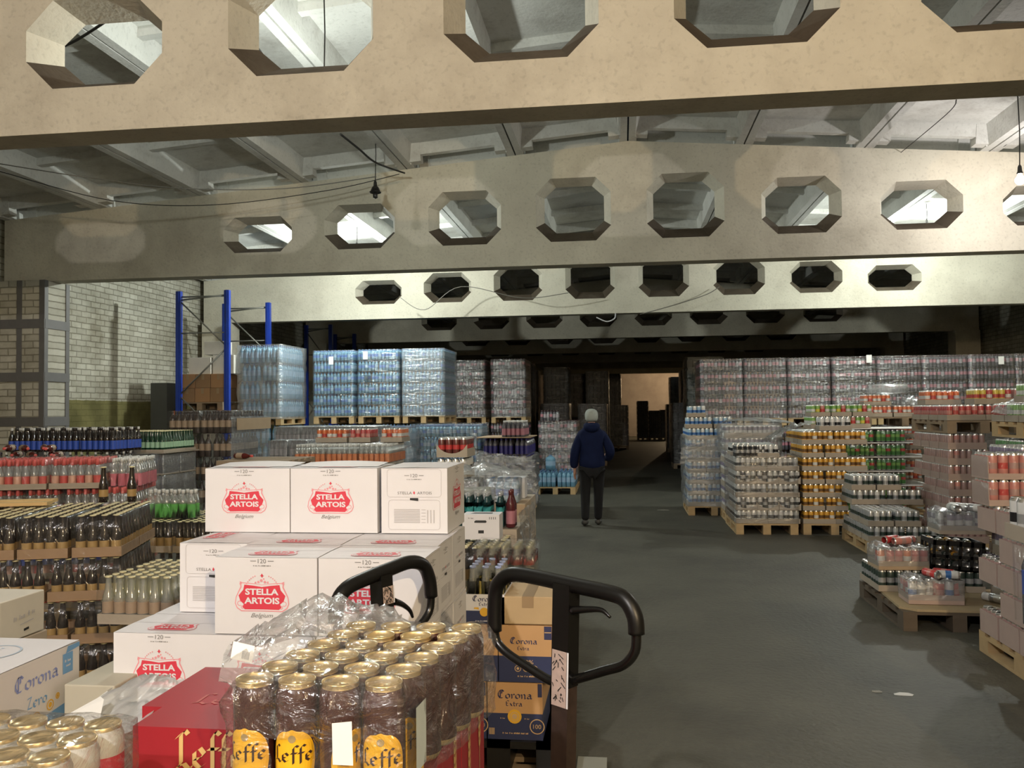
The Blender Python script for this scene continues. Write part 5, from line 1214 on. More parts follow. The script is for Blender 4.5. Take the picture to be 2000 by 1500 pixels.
# the rest of the load below, out of sight from here but carrying it
plainbox('cardboard_box', 1.35, .88, .145, (XR1-1.56, YR-.86, .148), KRAFT, 'wide kraft layer under the near left load', tape=False)
plainbox('cardboard_box', .62, .85, .295, (XR1-1.40, YR-.85, .294), KRAFT, 'kraft block under the left red box', tape=False)
pallet((XR1-1.56, YR-.86, 0), 1.35, .88, 0, 'pallet under the red beer boxes')
# cans
CANB = mat('dark brown can', (.050, .014, .012), .25, var=.1, coat=.5); CANY = mat('yellow can label', (.80, .44, .02), .4, var=.05); CANT = mat('yellow label blackletter', (.03, .012, .01), .5); CANC = mat('label chapel grey', (.35, .26, .12), .5)
def leffe_can():
    b = MB(); r, h = .0330, .168
    prof = [(r*.78, 0, 1), (r*.90, .004, 1), (r, .012, 0), (r, h-.024, 0), (r*.985, h-.020, 0), (r*.88, h-.008, 1), (r*.86, h-.004, 1), (r*.89, h-.001, 1), (r*.87, h+.001, 1), (r*.82, h-.001, 1), (r*.80, h-.006, 1), (.0005, h-.006, 1)]
    b.lathe(prof, 36, cap=False)
    # pull tab
    for q in range(10):
        a, c = 2*PI*q/10, 2*PI*(q+1)/10
        b.quad([(.006+.009*math.cos(a), .006*math.sin(a), h-.0045), (.006+.009*math.cos(c), .006*math.sin(c), h-.0045), (.006+.006*math.cos(c), .0035*math.sin(c), h-.0035), (.006+.006*math.cos(a), .0035*math.sin(a), h-.0035)], 1)
    body = b.mesh('can_body', [CANB, GOLD])
    # label: an arch-topped oval bent round the can
    l = MB(); n = 16; z0, z1, hw = .004, .100, .0385; rows = 22
    def width(z):
        t = (z-z0)/(z1-z0); return hw*math.sqrt(max(0, 1-abs((t-.45)/.55)**2.6)) if t > .45 else hw*(.80+.20*t/.45)
    for i in range(rows):
        za, zb = z0+(z1-z0)*i/rows, z0+(z1-z0)*(i+1)/rows
        for j in range(n):
            u, v = -1+2*j/n, -1+2*(j+1)/n; P = []
            for uu, zz in ((u, za), (v, za), (v, zb), (u, zb)):
                an = -PI/2+uu*width(zz)/r; P.append(((r+.0004)*math.cos(an), (r+.0004)*math.sin(an), zz))
            l.quad(P, 0, True)
    t = MB(); fr = (V3((0, 0, .060)), V3((1, 0, 0)), V3((0, 0, 1))); put_nib(t, 'Leffe', 0, 0, .068, fr, 1, off=0, nib=.085)
    disc(t, (V3((0, 0, .086)), V3((1, 0, 0)), V3((0, 0, 1))), 0, 0, .006, 2, 0, 10)
    i0 = len(l.v)
    for v in t.v: an = -PI/2+v[0]/r; l.v.append(((r+.0009)*math.cos(an), (r+.0009)*math.sin(an), v[2]))
    for f, m in zip(t.f, t.m): l.f.append(tuple(i0+k for k in f)); l.m.append(m); l.s.append(False)
    return body, l.mesh('can_label', [CANY, CANT, CANC])
LB, LL = leffe_can()
cp = W(438, 1.30); PL = .0705
rzc = 0.0
r = empty('can_pack', (cp.x, cp.y, zr+.003), 0, 'shrink pack of dark brown beer cans with gold lids and yellow labels', 'can pack')
rc = random.Random(4)
for i in range(4):
    for j in range(6):
        x = .0345+i*PL+j*.0135; y = .0345+j*.069
        if (i, j) in ((2, 3),): pass
        c = child('can', LB, r, (x, y, 0), rc.uniform(-.4, .4), None)
        if j <= 1: child('can_label', LL, c, label='yellow label with blackletter word').rotation_euler.z = -c.rotation_euler.z+[-.06, .12, 1.05, .1][i] if j == 0 else -c.rotation_euler.z+.5
# film following the pack, pleated, open over the back middle
def pack_film():
    b = MB(); rg = random.Random(2); nx, ny = 26, 30; idx = {}
    for j in range(ny+1):
        for i in range(nx+1):
            u, v = i/nx, j/ny
            x = -.004+u*(4*PL+.008)+(v*6*.069)*.195; y = -.004+v*(6*.069+.006)
            # height: over can tops, dipping a little between them
            cu_, cv_ = ((u*4) % 1)-.5, ((v*6) % 1)-.5
            dip = .010*max(0, (abs(cu_)*2)**4+(abs(cv_)*2)**4)
            z = .1735-dip+rg.uniform(-.0015, .0015)
            e = min(u, 1-u, v, 1-v)
            if e < .03: z -= .010
            hole = (.30 < u < .82 and .60 < v < .84)
            idx[i, j] = len(b.v); b.v.append((x, y, z))
            b_h = hole
            idx['h', i, j] = hole
    for j in range(ny):
        for i in range(nx):
            if idx['h', i, j] and idx['h', i+1, j+1]: continue
            b.f.append((idx[i, j], idx[i+1, j], idx[i+1, j+1], idx[i, j+1])); b.m.append(0); b.s.append(True)
    ringi = [(i, 0) for i in range(nx+1)]+[(nx, j) for j in range(1, ny+1)]+[(i, ny) for i in reversed(range(nx))]+[(0, j) for j in reversed(range(1, ny))]
    prev = [idx[k] for k in ringi]; L = 9
    for q in range(1, L+1):
        z = .160*(1-q/L); cur = []
        for t_, k in enumerate(ringi):
            x, y, _ = b.v[idx[k]]; cx, cy = x-(2*PL+.04), y-.21; ln = math.hypot(cx, cy)
            # film bridges the hollows between cans
            cu_ = abs((((k[0]/nx)*4) % 1)-.5)*2 if k[1] in (0, ny) else abs((((k[1]/ny)*6) % 1)-.5)*2
            o = .0015-.006*cu_**3*(1-abs(q/L-.5))+rg.uniform(-.0018, .0018)+.004*math.sin(q*1.3+t_*.35)
            # front window torn away low down in the middle
            cur.append(len(b.v)); b.v.append((x+cx/ln*o, y+cy/ln*o, z))
        n = len(ringi)
        for t_ in range(n):
            k = ringi[t_]
            if k[1] == 0 and 6 < k[0] < 13 and q > 4: continue
            c = (t_+1) % n; b.f.append((prev[c], prev[t_], cur[t_], cur[c])); b.m.append(0); b.s.append(True)
        prev = cur
    return b.mesh('shrink_film', film_mat('heavy shrink film', haze=.022, base=.06, amp=.6, scale=16, stretch=(1, 1, 1.6), rough=.10, bump=.9))
child('shrink_film', pack_film(), r)
b = MB(); b.quad([(0, 0, 0), (.032, 0, 0), (.030, 0, .066), (-.001, 0, .062)]); child('price_sticker', b.mesh('price_sticker', PAPER), r, (.178, -.010, .055), label='white sticker on the front film')
b = MB(); b.quad([(0, 0, 0), (.004, .05, 0), (.004, .05, .10), (0, 0, .10)]); child('price_sticker', b.mesh('price_sticker', mat('pale blue sticker', (.50, .58, .62), .5)), r, (4*PL+.016, .03, .03), label='pale blue sticker on the side film')
# plume of torn film behind the cans
def sheet(name, rows, m, label, seed=1, sub=6, amp=.012, cat='plastic film'):
    """draped sheet lofted through rows of points, pleated"""
    rg = random.Random(seed); b = MB(); R, Cn = len(rows), len(rows[0]); g = {}
    NR, NC = (R-1)*sub, (Cn-1)*sub
    for a in range(NR+1):
        for c in range(NC+1):
            u, v = a/sub, c/sub; i, j = min(int(u), R-2), min(int(v), Cn-2); fu, fv = u-i, v-j
            su, sv = fu*fu*(3-2*fu), fv*fv*(3-2*fv)
            p = (V3(rows[i][j])*(1-su)+V3(rows[i+1][j])*su)*(1-sv)+(V3(rows[i][j+1])*(1-su)+V3(rows[i+1][j+1])*su)*sv
            q = math.sin(a*1.1+c*.55+seed)*.5+math.sin(c*1.7-a*.4)*.4+rg.uniform(-.6, .6)
            g[a, c] = len(b.v); b.v.append(tuple(p+V3((q*amp*.5, q*amp, q*amp*.9))))
    for a in range(NR):
        for c in range(NC): b.f.append((g[a, c], g[a, c+1], g[a+1, c+1], g[a+1, c])); b.m.append(0); b.s.append(True)
    return tag(b.build(name, m), label, cat)
def PX(px, py, D):
    return V3((0, 0, CAMZ))+D*cf+(px-1000)/FPX*D*cr-(py-750)/FPX*D*cu
FPL = film_mat('bunched clear film', tint=(.96, .96, .95), haze=.20, base=.12, amp=.55, scale=14, stretch=(1, 1, 1), rough=.18, bump=1.0)
sheet('plastic_film', [[PX(455, 1365, 1.60), PX(520, 1330, 1.62), PX(600, 1270, 1.70), PX(700, 1255, 1.74), PX(800, 1255, 1.76), PX(868, 1265, 1.72)],
                       [PX(432, 1300, 1.66), PX(520, 1250, 1.72), PX(600, 1205, 1.80), PX(700, 1192, 1.84), PX(780, 1215, 1.84), PX(840, 1245, 1.80)],
                       [PX(445, 1262, 1.76), PX(510, 1218, 1.84), PX(590, 1175, 1.90), PX(650, 1166, 1.92), PX(740, 1185, 1.92), PX(810, 1228, 1.88)],
                       [PX(450, 1290, 1.92), PX(520, 1262, 1.95), PX(600, 1235, 1.98), PX(700, 1240, 1.98), PX(760, 1250, 1.96), PX(800, 1262, 1.94)]], FPL, 'bunched clear film thrown back over the brown can pack', seed=6, amp=.011)
tg = [PX(456, 1252, 1.70), PX(450, 1286, 1.68), PX(492, 1296, 1.68), PX(498, 1262, 1.70)]
b = MB(); b.quad(tg, 0); 
c0, ux_, uy_ = tg[1], (tg[2]-tg[1]), (tg[0]-tg[1])
for q in range(6): b.quad([c0+ux_*(.50+.06*q)+uy_*.15+V3((0, -.001, 0)), c0+ux_*(.53+.06*q)+uy_*.15+V3((0, -.001, 0)), c0+ux_*(.53+.06*q)+uy_*.6+V3((0, -.001, 0)), c0+ux_*(.50+.06*q)+uy_*.6+V3((0, -.001, 0))], 1)
tag(b.build('price_tag', [PAPER, INKG]), 'white barcode tag stuck on the bunched film', 'tag')
# ---------------------------------------------------------------- near left: gold lid cans, blue white beer box, papers
C_redlab = mat('red white can label', (.60, .60, .60), .35); 
gc = MB(); gc.lathe([(.026, 0, 0), (.033, .008, 0), (.033, .05, 1), (.033, .12, 0), (.033, .148, 0), (.0285, .160, 2), (.0295, .166, 2), (.0275, .168, 2), (.026, .163, 2), (.0005, .163, 2)], 24, cap=False)
gcm = gc.mesh('can', [C_white, INKR, GOLD])
pg = W(262, 1.43)
plainbox('cardboard_box', .62, .40, .40, (XR1-1.47+.0, pg.y-.42, .594), mat('dusty kraft', (.34, .28, .2), .8), 'kraft box under the gold lidded cans', tape=False)
r = empty('can_pack', (pg.x-.40-.012, pg.y-.28, 1.0), 0, 'shrink pack of white cans with gold lids in the near left corner', 'can pack')
for i in range(6):
    for j in range(4): child('can', gcm, r, (.04+i*.0675, .036+j*.0675, 0))
child('shrink_film', film_mesh(.41, .28, .171, film_mat('heavy shrink film', haze=.07), z0=.0, sag=.006, nx=18, ny=12), r)
# pale blue and white beer box
BLU = mat('sky blue print', (.16, .36, .68), .5); BLUL = mat('faint blue print', (.45, .55, .66), .5); VIO = mat('violet blue print', (.22, .28, .62), .5)
fz = W(152, 2.80); zt = .936; ZL, ZW_, ZH = .62, .40, .213
r = empty('beer_box', (fz.x-ZW_, fz.y-ZL, zt-ZH), 0, 'white beer box with sky blue lettering at the near left edge', 'box')
b = MB(); b.box(0, 0, 0, ZW_, ZL, ZH); b.quad([(0, 0, ZH+.001), (ZW_, 0, ZH+.001), (ZW_, ZL, ZH+.004), (0, ZL, ZH+.004)]); child('box_body', b.mesh('box_body', WHT_C), r)
a = MB(); fr = (V3((ZW_+.0005, ZL/2, ZH/2)), V3((0, 1, 0)), V3((0, 0, 1)))
put_nib(a, 'Corona', .105, .045, .20, fr, 1, nib=.08); put_nib(a, 'Zero', .105, -.022, .095, fr, 0, nib=.08)
a.poly([(.225, .022), (.275, .022), (.275, .085), (.225, .085)], fr, 0, .001); a.poly([(.24, .085), (.31, .092), (.31, ZH/2-.001), (.25, ZH/2-.001)], fr, 0, .001)
a.poly([(-.31, -ZH/2+.001), (.31, -ZH/2+.001), (.31, -ZH/2+.045), (.12, -ZH/2+.026), (-.31, -ZH/2+.022)], fr, 0, .001)
for x, y, r_ in ((.165, -.052, .017), (.10, -.072, .020), (.04, -.075, .016), (.20, -.035, .010)):
    ring(a, fr, x, y, r_, .004, 3, .001, 12); disc(a, fr, x, y, r_*.5, 3, .001, 8)
put_dashes(a, .25, .062, .034, fr, 2, .0015, height=.009); put_dashes(a, .25, .046, .030, fr, 2, .0015, height=.007, seed=2)
ft = (V3((ZW_/2, ZL/2, ZH+.003)), V3((0, 1, 0)), V3((-1, 0, 0)))
for cx in (.14, -.16): ring(a, ft, cx, -.02, .085, .007, 4, .002, 24); put_dashes(a, cx, -.02, .11, ft, 4, .003, height=.014)
child('printed_side', a.mesh('printed_side', [BLU, VIO, WHT_C, YEL, BLUL]), r, label='sky blue words, oranges and lower band')
for q in range(2): plainbox('cardboard_box', ZW_, ZL, .278, (fz.x-ZW_, fz.y-ZL, .150+q*.283), WHT_C, f'plain white box under the blue lettered one, {["lower", "upper"][q]}', tape=False)
pallet((fz.x-ZW_, fz.y-ZL, 0), ZW_, ZL, 0, 'small pallet under the white boxes at the near left', WOODD)
# papers and film between
sp = W(150, 2.45); 
plainbox('cardboard_box', .17, .40, .685, (fz.x+.03, fz.y-.12, .148), mat('pale grey board', (.42, .40, .33), .8), 'pale grey board box behind the crumpled sheet', tape=False)
pallet((fz.x+.03, fz.y-.12, 0), .32, .40, 0, 'small pallet under the pale grey box', WOODD)
PFM = film_mat('milky sheet', tint=(.95, .95, .95), haze=.55, base=.08, amp=.4, scale=9, rough=.3, bump=.8)
sheet('plastic_film', [[PX(118, 1408, 2.00), PX(165, 1425, 1.88), PX(230, 1432, 1.78), PX(285, 1412, 1.68)],
                       [PX(165, 1378, 2.10), PX(215, 1375, 2.05), PX(270, 1370, 1.95), PX(320, 1365, 1.85)],
                       [PX(215, 1350, 2.25), PX(260, 1328, 2.20), PX(310, 1318, 2.12), PX(345, 1340, 2.02)],
                       [PX(250, 1345, 2.36), PX(285, 1335, 2.34), PX(330, 1325, 2.30), PX(362, 1335, 2.24)]], PFM, 'milky crumpled sheet lying between the blue lettered and red boxes', seed=9, amp=.010)
b = MB(); b.quad([PX(118, 1403, 2.02), PX(190, 1428, 1.83), PX(203, 1366, 1.98), PX(196, 1360, 2.02)]); tag(b.build('paper_sheet', PAPER), 'white paper corner sticking out of the crumpled sheet', 'paper')
# white cartons at the left edge in front of the dark beer
pw = W(84, 3.55)
r = plainbox('carton', .34, .26, .165, (pw.x-.34, pw.y-.26, .790), mat('ivory carton', (.62, .59, .52), .7), 'ivory carton with slanted grey print at the left edge', tape=False)
a = MB(); fr = (V3((.3405, .13, .083)), V3((0, .99, .10)), V3((0, -.10, .99))); put_dashes(a, .01, .004, .13, fr, 0, .001, height=.020); a.poly([(-.02, -.030), (.06, -.030), (.06, -.026), (-.02, -.026)], fr, 0, .001); a.poly([(.0, -.060), (.03, -.060), (.03, -.050), (.0, -.050)], fr, 1, .001)
child('printed_side', a.mesh('printed_side', [INKL, INKK]), r, label='slanted grey print')
plainbox('cardboard_box', .60, .34, .782, (pw.x-.60, pw.y-.32, .004), KRAFTG, 'tall grey board box under the ivory carton', tape=False)
# ---------------------------------------------------------------- pallet trucks
BLKP = mat('black lacquer', (.005, .005, .005), .25, var=.2, spec=.5); RUB = mat('black rubber grip', (.004, .004, .004), .38, var=.1, spec=.4); WORN = mat('rust worn black steel', (.035, .022, .018), .5, var=.6, scale=40, bump=.3)
STKP = mat('scuffed pale sticker', (.42, .33, .30), .6, var=.25, scale=60); YST = mat('yellow sticker', (.45, .36, .12), .6, var=.2)
def smooth_path(pts, n=4, closed=False):
    P = [V3(p) for p in pts]; out = []
    for i in range(len(P)-1):
        p0, p1, p2, p3 = P[max(i-1, 0)], P[i], P[i+1], P[min(i+2, len(P)-1)]
        for k in range(n):
            t = k/n; out.append(.5*((2*p1)+(p2-p0)*t+(2*p0-5*p1+4*p2-p3)*t*t+(3*p1-p0-3*p2+p3)*t**3))
    out.append(P[-1]); return out
def truck(label, Dof, grips, lowers, top, foot, lever, col_w, sticker, forks_x, ys):
    r = empty('pallet_truck', (0, 0, 0), 0, label, 'pallet truck', 'hand pallet trucks')
    b = MB()
    for g in grips: b.tube(smooth_path([PX(x, y, Dof(x)) for x, y in g]), .0205, 14)
    child('handle_grip', b.mesh('handle_grip', RUB), r)
    b = MB()
    for g in lowers: b.tube(smooth_path([PX(x, y, Dof(x)) for x, y in g]), .0125, 12)
    child('handle_frame', b.mesh('handle_frame', BLKP), r)
    b = MB(); t = PX(top[0], top[1], Dof(top[0])); f = V3(foot); d = (f-t).normalized(); sx = (PX(grips[0][-1][0], grips[0][-1][1], Dof(grips[0][-1][0]))-PX(grips[0][0][0], grips[0][0][1], Dof(grips[0][0][0]))); sx = (sx-d*sx.dot(d)).normalized(); sy = d.cross(sx).normalized()
    def bar(a0, a1, wx, wy, m, off=V3((0, 0, 0))):
        L = (f-t).length; c = [t+d*(L*a)+off for a in (a0, a1)]; i = len(b.v)
        for q in c:
            for u, v in ((-1, -1), (1, -1), (1, 1), (-1, 1)): b.v.append(tuple(q+sx*u*wx/2+sy*v*wy/2))
        for fc in ((0, 1, 2, 3), (7, 6, 5, 4), (0, 4, 5, 1), (1, 5, 6, 2), (2, 6, 7, 3), (3, 7, 4, 0)): b.f.append(tuple(i+k for k in fc)); b.m.append(m); b.s.append(False)
    bar(0, .24, col_w*1.05, .045, 0); bar(.24, .93, col_w, .04, 1); child('tow_bar', b.mesh('tow_bar', [BLKP, WORN]), r, label='worn black tow bar')
    b = MB(); nrm = -sy if (-sy).dot(V3((0, -1, 0))) > 0 else sy; L = (f-t).length
    if sticker:
        o = t+d*L*sticker[0]+nrm*.024; e = t+d*L*sticker[1]+nrm*.024; hw = col_w*.46
        b.quad([o-sx*hw, o+sx*hw, e+sx*hw, e-sx*hw], 0); b.quad([o+sx*hw*1.05, o+sx*hw*1.28, e+sx*hw*1.28, e+sx*hw*1.05], 2)
        rg = random.Random(5)
        for q in range(26):
            u, v = rg.uniform(-.8, .7), rg.uniform(.05, .9); c = o+(e-o)*v+sx*hw*u+nrm*.001; l = rg.uniform(.003, .010); an = rg.uniform(.5, 2.4); dd = sx*math.cos(an)*l+d*math.sin(an)*l; pp = sx*-.0012*math.sin(an)+d*.0012*math.cos(an)
            b.quad([c-dd-pp, c+dd-pp, c+dd+pp, c-dd+pp], 1)
        child('warning_sticker', b.mesh('warning_sticker', [STKP, INKK, WHT_C]), r, label='scuffed pale sticker')
    b = MB(); P = [PX(x, y, Dof(x)-.02) for x, y in lever]
    b.tube(smooth_path(P), [.011-.0006*k for k in range(len(smooth_path(P)))], 8); child('release_lever', b.mesh('release_lever', BLKP), r)
    # pump, steering wheels and forks at the floor
    b = MB(); b.lathe([(.05, .12, 0), (.05, .34, 0), (.03, .36, 0), (.03, .42, 0)], 18, f.x, f.y+.10); b.box(f.x-.10, f.y-.02, .13, f.x+.10, f.y+.16, .19); child('hydraulic_pump', b.mesh('hydraulic_pump', WORN), r)
    for s_ in (-1, 1):
        w_ = MB(); M = Matrix.Rotation(PI/2, 3, 'Y'); w_.lathe([(.03, -.025, 0), (.085, -.025, 0), (.09, -.015, 0), (.09, .015, 0), (.085, .025, 0), (.03, .025, 0)], 22, f.x+s_*.055, f.y+.10, .09, M); child('steering_wheel', w_.mesh('steering_wheel', RUB), r)
    for x in forks_x:
        w_ = MB(); w_.box(x-.07, ys, .04, x+.07, ys+1.0, .066); child('fork', w_.mesh('fork', BLKP), r)
    w_ = MB(); w_.box(min(forks_x)-.07, f.y+.17, .066, max(forks_x)+.07, ys+.01, .13); child('fork_bridge', w_.mesh('fork_bridge', BLKP), r)
    return r
D1 = lambda x: 2.40-(x-968)/(1250-968)*.32
t0 = PX(1103, 1150, D1(1103))
truck('hand pallet truck with black loop handle standing at the aisle', D1, [[(966, 1232), (966, 1180), (972, 1142), (998, 1122), (1040, 1126), (1110, 1141), (1190, 1158), (1222, 1172), (1240, 1205), (1243, 1238)]],
      [[(966, 1228), (970, 1252), (990, 1275), (1030, 1302), (1072, 1328), (1100, 1334)], [(1243, 1234), (1240, 1272), (1218, 1298), (1180, 1310), (1130, 1325), (1095, 1334)]],
      (1106, 1138), (t0.x-.03, t0.y+.02, .12), [(1118, 1192), (1150, 1190), (1176, 1192), (1192, 1206)], .052, (.155, .285), (t0.x-.22, t0.x+.20), t0.y+.30)
D2 = lambda x: 2.30+(x-655)/(842-655)*.33
t1 = PX(742, 1128, D2(742))
truck('hand pallet truck half hidden behind the brown can pack', D2, [[(656, 1215), (658, 1180), (676, 1150), (715, 1130), (760, 1112), (800, 1098), (826, 1104), (838, 1130), (842, 1165)]],
      [[(656, 1210), (668, 1250), (700, 1275), (760, 1285)], [(842, 1160), (838, 1195), (815, 1228), (790, 1262), (765, 1285)]],
      (744, 1122), (t1.x+.06, t1.y-.02, .12), [(770, 1175), (785, 1180), (800, 1192), (806, 1206)], .045, (.03, .075), (t1.x-.50, t1.x-.14), t1.y+.28)
b = MB()
# ---------------------------------------------------------------- person walking away
pp = W(1158, 12.4, 0)
def skinned(name, verts, edges, m, par, root=0, lvl=2, smooth=True, label=None):
    me = bpy.data.meshes.new(name); me.from_pydata([v[0] for v in verts], edges, []); me.materials.append(m)
    o = bpy.data.objects.new(name, me); COL.objects.link(o); o.parent = par
    sk = o.modifiers.new('skin', 'SKIN'); sk.use_smooth_shade = True; sk.branch_smoothing = .6
    me.skin_vertices[0].data if me.skin_vertices else None
    if not me.skin_vertices: me.attributes
    for i, v in enumerate(verts):
        d = me.skin_vertices[0].data[i]; r = v[1]; d.radius = (r, r) if not isinstance(r, tuple) else r; d.use_root = (i == root)
    s = o.modifiers.new('sub', 'SUBSURF'); s.levels = lvl; s.render_levels = lvl
    if label: o['label'] = label
    return o
SKIN = mat('skin', (.45, .25, .18), .5); JAC = mat('navy quilted jacket', (.006, .011, .042), .85, var=.3, scale=14, bump=.5, spec=.15); TRO = mat('black trousers', (.004, .004, .005), .95, bump=.2); HAT = mat('grey knitted cap', (.33, .36, .34), .9, var=.15, scale=60, bump=.6); SHO = mat('dark trainers', (.045, .045, .040), .6)
per = empty('person', (pp.x, pp.y, 0), .04, 'person in navy jacket and grey knitted cap walking away down the aisle', 'person')
bodyv = [((0, 0, .93), (.13, .09)), ((0, 0, 1.10), (.13, .09)), ((0, .0, 1.30), (.14, .09)), ((0, .01, 1.42), (.07, .06)), ((0, .015, 1.47), .052), ((0, .02, 1.53), .060), ((0, .03, 1.60), (.082, .095)), ((0, .03, 1.665), (.060, .072)),
         ((-.155, 0, 1.30), .045), ((-.24, .01, 1.08), .038), ((-.25, .07, .88), .030), ((-.252, .085, .81), .026),
         ((.155, 0, 1.30), .045), ((.272, .02, 1.08), .038), ((.20, .17, 1.00), .030), ((.15, .22, .98), .026),
         ((-.095, .0, .86), .085), ((-.10, -.01, .50), .056), ((-.105, -.10, .13), .040), ((.095, .0, .86), .085), ((.085, .05, .50), .056), ((.075, .10, .11), .040),
         ((0, .125, 1.565), .014), ((-.255, .10, .765), (.034, .016)), ((.13, .25, .975), (.03, .016))]
bodye = [(0, 1), (1, 2), (2, 3), (3, 4), (4, 5), (5, 6), (6, 7), (2, 8), (8, 9), (9, 10), (10, 11), (2, 12), (12, 13), (13, 14), (14, 15), (0, 16), (16, 17), (17, 18), (0, 19), (19, 20), (20, 21), (6, 22), (11, 23), (15, 24)]
for k, (dx, l) in enumerate(((-.028, .065), (-.010, .075), (.010, .078), (.027, .068))):   # fingers of the hanging hand
    i = len(bodyv); bodyv += [((-.255+dx*.35, .105+dx*.9, .735), .0095), ((-.253+dx*.3, .108+dx*.9, .735-l*.55), .0085), ((-.243+dx*.2, .104+dx*.9, .735-l), .0072)]; bodye += [(23, i), (i, i+1), (i+1, i+2)]
i = len(bodyv); bodyv += [((-.238, .145, .760), .0105), ((-.232, .158, .730), .0085)]; bodye += [(23, i), (i, i+1)]
skinned('body', bodyv, bodye, SKIN, per)
jv = [((0, 0, .78), (.215, .150)), ((0, 0, .95), (.205, .145)), ((0, -.01, 1.12), (.205, .140)), ((0, -.015, 1.28), (.185, .135)), ((0, -.005, 1.42), (.135, .105)), ((0, 0, 1.50), (.095, .085)),
      ((-.165, -.005, 1.33), .074), ((-.240, .0, 1.08), .076), ((-.262, .06, .90), .070), ((-.258, .08, .82), .052), ((.165, -.005, 1.33), .074), ((.270, .01, 1.08), .076), ((.245, .14, .97), .066), ((.19, .20, .97), .05)]
je = [(0, 1), (1, 2), (2, 3), (3, 4), (4, 5), (3, 6), (6, 7), (7, 8), (8, 9), (3, 10), (10, 11), (11, 12), (12, 13)]
skinned('jacket', jv, je, JAC, per)
hb = MB(); 
skinned('hood', [((-.10, -.03, 1.46), .055), ((-.05, -.125, 1.41), .070), ((.05, -.125, 1.41), .070), ((.10, -.03, 1.46), .055)], [(0, 1), (1, 2), (2, 3)], JAC, per, label='folded back hood of the jacket')
skinned('trousers', [((0, 0, .86), (.155, .115)), ((-.098, -.005, .78), .100), ((-.102, -.01, .50), .078), ((-.108, -.12, .085), .060), ((.098, .005, .78), .100), ((.088, .045, .50), .078), ((.077, .07, .075), .060)], [(0, 1), (1, 2), (2, 3), (0, 4), (4, 5), (5, 6)], TRO, per)
skinned('shoe', [((-.108, -.14, .085), .058), ((-.112, -.06, .060), (.055, .045)), ((-.118, .06, .036), (.055, .034)), ((-.120, .12, .030), (.042, .026))], [(0, 1), (1, 2), (2, 3)], SHO, per)
skinned('shoe', [((.076, .05, .065), .058), ((.080, .13, .050), (.055, .045)), ((.088, .24, .036), (.055, .034)), ((.090, .30, .030), (.042, .026))], [(0, 1), (1, 2), (2, 3)], SHO, per)
skinned('knitted_cap', [((0, -.005, 1.49), (.085, .085)), ((0, .0, 1.545), (.100, .105)), ((0, .015, 1.60), (.108, .115)), ((0, .02, 1.655), (.094, .102)), ((0, .015, 1.69), (.05, .055))], [(0, 1), (1, 2), (2, 3), (3, 4)], HAT, per)
# ---------------------------------------------------------------- hanging lamps, cables
CORD = mat('black cord', (.012, .011, .010), .6); SOCK = mat('black lamp socket', (.02, .018, .016), .4); GLOW = mat('glowing bulb glass', (1, 1, 1), .3, emit=(1.0, 1.0, .92, 60)); GLOWW = mat('warm glowing bulb glass', (1, 1, 1), .3, emit=(1.0, .78, .5, 40))
def hanging(loc, label, lit=True, warm=False, group='bare bulbs hanging in the hall', swag=None):
    x, y, z = loc; r = empty('hanging_lamp', loc, 0, label, 'lamp', group); top = beam_top(x)+.24-z; b = MB()
    b.tube([(0, 0, .085), (.01, 0, .085+(top-.085)*.5), (0, 0, top)], .006, 6); child('lamp_cord', b.mesh('lamp_cord', CORD), r)
    b = MB(); b.lathe([(.012, .12, 0), (.020, .10, 0), (.024, .05, 0), (.034, .03, 0), (.030, .02, 0)], 12); 
    if not lit: b.lathe([(.075, -.02, 0), (.07, -.03, 0), (.045, .03, 0), (.03, .05, 0)], 10); b.lathe([(.03, -.03, 0), (.03, -.09, 0), (.012, -.10, 0)], 10)
    child('lamp_socket', b.mesh('lamp_socket', SOCK), r)
    if lit:
        b = MB(); b.lathe([(.014, .025, 0), (.026, .0, 0), (.05, -.035, 0), (.05, -.06, 0), (.03, -.09, 0), (.0005, -.098, 0)], 14, cap=False); child('light_bulb', b.mesh('light_bulb', GLOWW if warm else GLOW), r)
    return r
for loc, pw_, c, lb in BULBS: hanging(loc, lb, True, c is WARM)
pl = PX(733, 372, 10.6); hanging((pl.x, pl.y, pl.z), 'unlit dark lamp socket hanging before the second beam', False)
def cable(pts, r, m, label, n=8):
    b = MB(); b.tube(smooth_path(pts, n), r, 6); return tag(b.build('cable', m), label, 'cable', 'loose cables under the roof')
GCORD = mat('grey cord', (.16, .15, .13), .7)
cable([PX(665, 262, 9.2), PX(700, 290, 9.7), PX(735, 318, 10.3), PX(790, 338, 11.2)], .012, CORD, 'black cable sagging from the slab rib to the second beam')
cable([PX(0, 320, 9.6), PX(180, 348, 9.8), PX(360, 368, 10.0), PX(560, 368, 10.4), PX(735, 345, 10.6)], .006, GCORD, 'pale thin cable sagging across the left bay')
cable([PX(0, 335, 10.3), PX(220, 392, 10.8), PX(420, 400, 11.2), PX(640, 372, 11.3), PX(780, 340, 11.3)], .005, CORD, 'dark thin cable along the top of the second beam')
cable([PX(84, 106, 7.2), PX(150, 78, 6.9), PX(240, 18, 6.4), PX(300, -30, 6.2)], .012, CORD, 'black cable seen through the first opening of the nearest beam')
cable([PX(475, 58, 7.0), PX(500, 90, 7.2), PX(520, 120, 7.4), PX(528, 150, 7.5)], .012, CORD, 'black cable seen through the second opening of the nearest beam')
cable([PX(1996, 250, 10.1), PX(1960, 285, 10.6), PX(1920, 295, 11.2), PX(1880, 298, 11.35)], .012, CORD, 'black cable from the right bulb to the second beam')
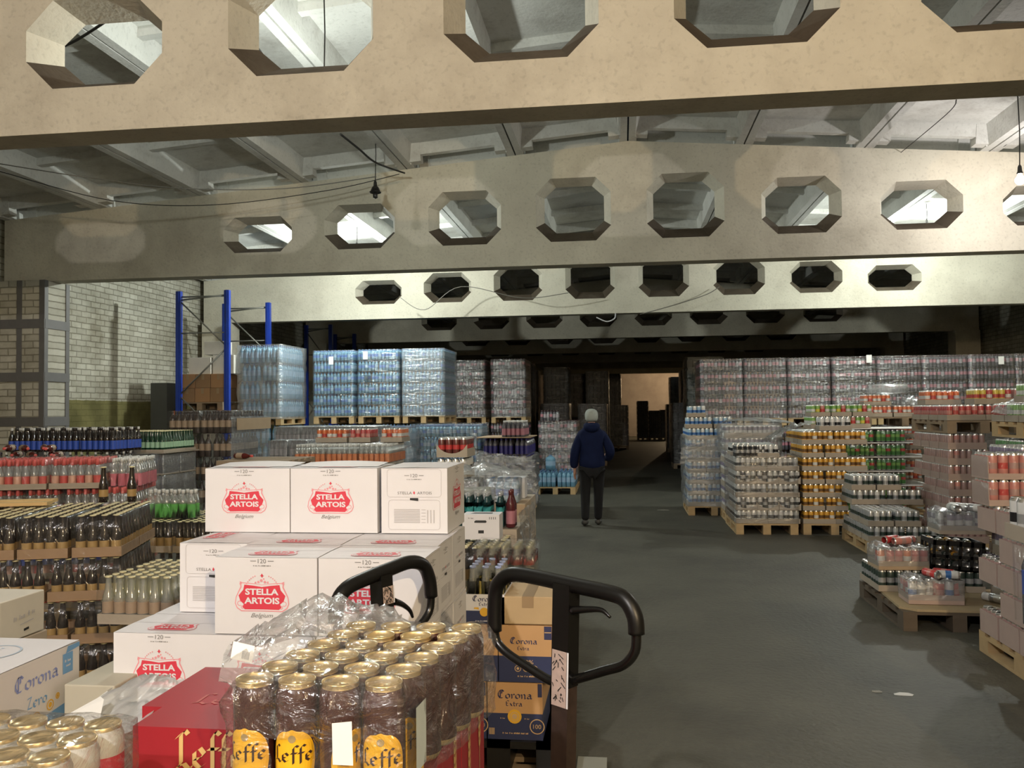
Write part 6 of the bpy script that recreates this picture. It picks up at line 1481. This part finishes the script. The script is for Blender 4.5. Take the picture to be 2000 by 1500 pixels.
cable([PX(1868, 195, 8.2), PX(1850, 222, 8.6), PX(1757, 300, 11.05)], .005, CORD, 'thin wire crossing the right bay')
cable([PX(1250, 614, 16.95), PX(1320, 595, 17.0), PX(1380, 575, 16.95), PX(1405, 560, 16.95)], .008, GCORD, 'thin wire on the face of the third beam')
cable([PX(780, 580, 16.95), PX(830, 605, 17.0), PX(900, 560, 16.95), PX(1020, 582, 17.0), PX(1110, 572, 16.95)], .007, GCORD, 'sagging wire looped along the third beam')
cable([PX(1165, 620, 16.95), PX(1185, 628, 16.95), PX(1200, 622, 16.95), PX(1202, 612, 16.95)], .012, WHT_C, 'white cable loop under the third beam')
# things on the floor
b = MB(); rg = random.Random(3)
def scrap(px, py, s, label, m=PAPER, thick=.002):
    D = None; zc_ = .003; lo, hi = 2.0, 40.0
    for _ in range(40):
        mid = (lo+hi)/2
        if PX(px, py, mid).z > zc_: lo = mid
        else: hi = mid
    c = PX(px, py, lo); b = MB(); n = 7; P = [(s*rg.uniform(.5, 1)*math.cos(2*PI*i/n), s*.6*rg.uniform(.5, 1)*math.sin(2*PI*i/n)) for i in range(n)]
    b.quad([(x, y, thick) for x, y in P]); b.quad([(x, y, 0) for x, y in reversed(P)])
    for i in range(n): j = (i+1) % n; b.quad([(*P[i], 0), (*P[j], 0), (*P[j], thick), (*P[i], thick)])
    return tag(b.build('paper_scrap', m, loc=(c.x, c.y, .001)), label, 'litter', 'scraps on the aisle floor')
SCR = mat('dirty paper', (.30, .29, .25), .8)
scrap(1712, 1350, .05, 'dirty paper scrap on the aisle floor, left one at lower right', SCR); scrap(1765, 1356, .07, 'larger pale paper scrap on the aisle floor at lower right', PAPER)
scrap(1295, 996, .12, 'pale streak of paper on the floor beyond the person', SCR); scrap(1212, 1300, .03, 'tiny scrap on the aisle floor beside the truck handle', SCR)
b = MB(); b.box(0, 0, 0, .135, .22, .05); p = W(1129, 4.02); tag(b.build('concrete_block', mat('pale concrete block', (.30, .32, .29), .85), loc=(p.x, p.y-.2, .001)), 'pale grey concrete block on the floor behind the truck', 'block')
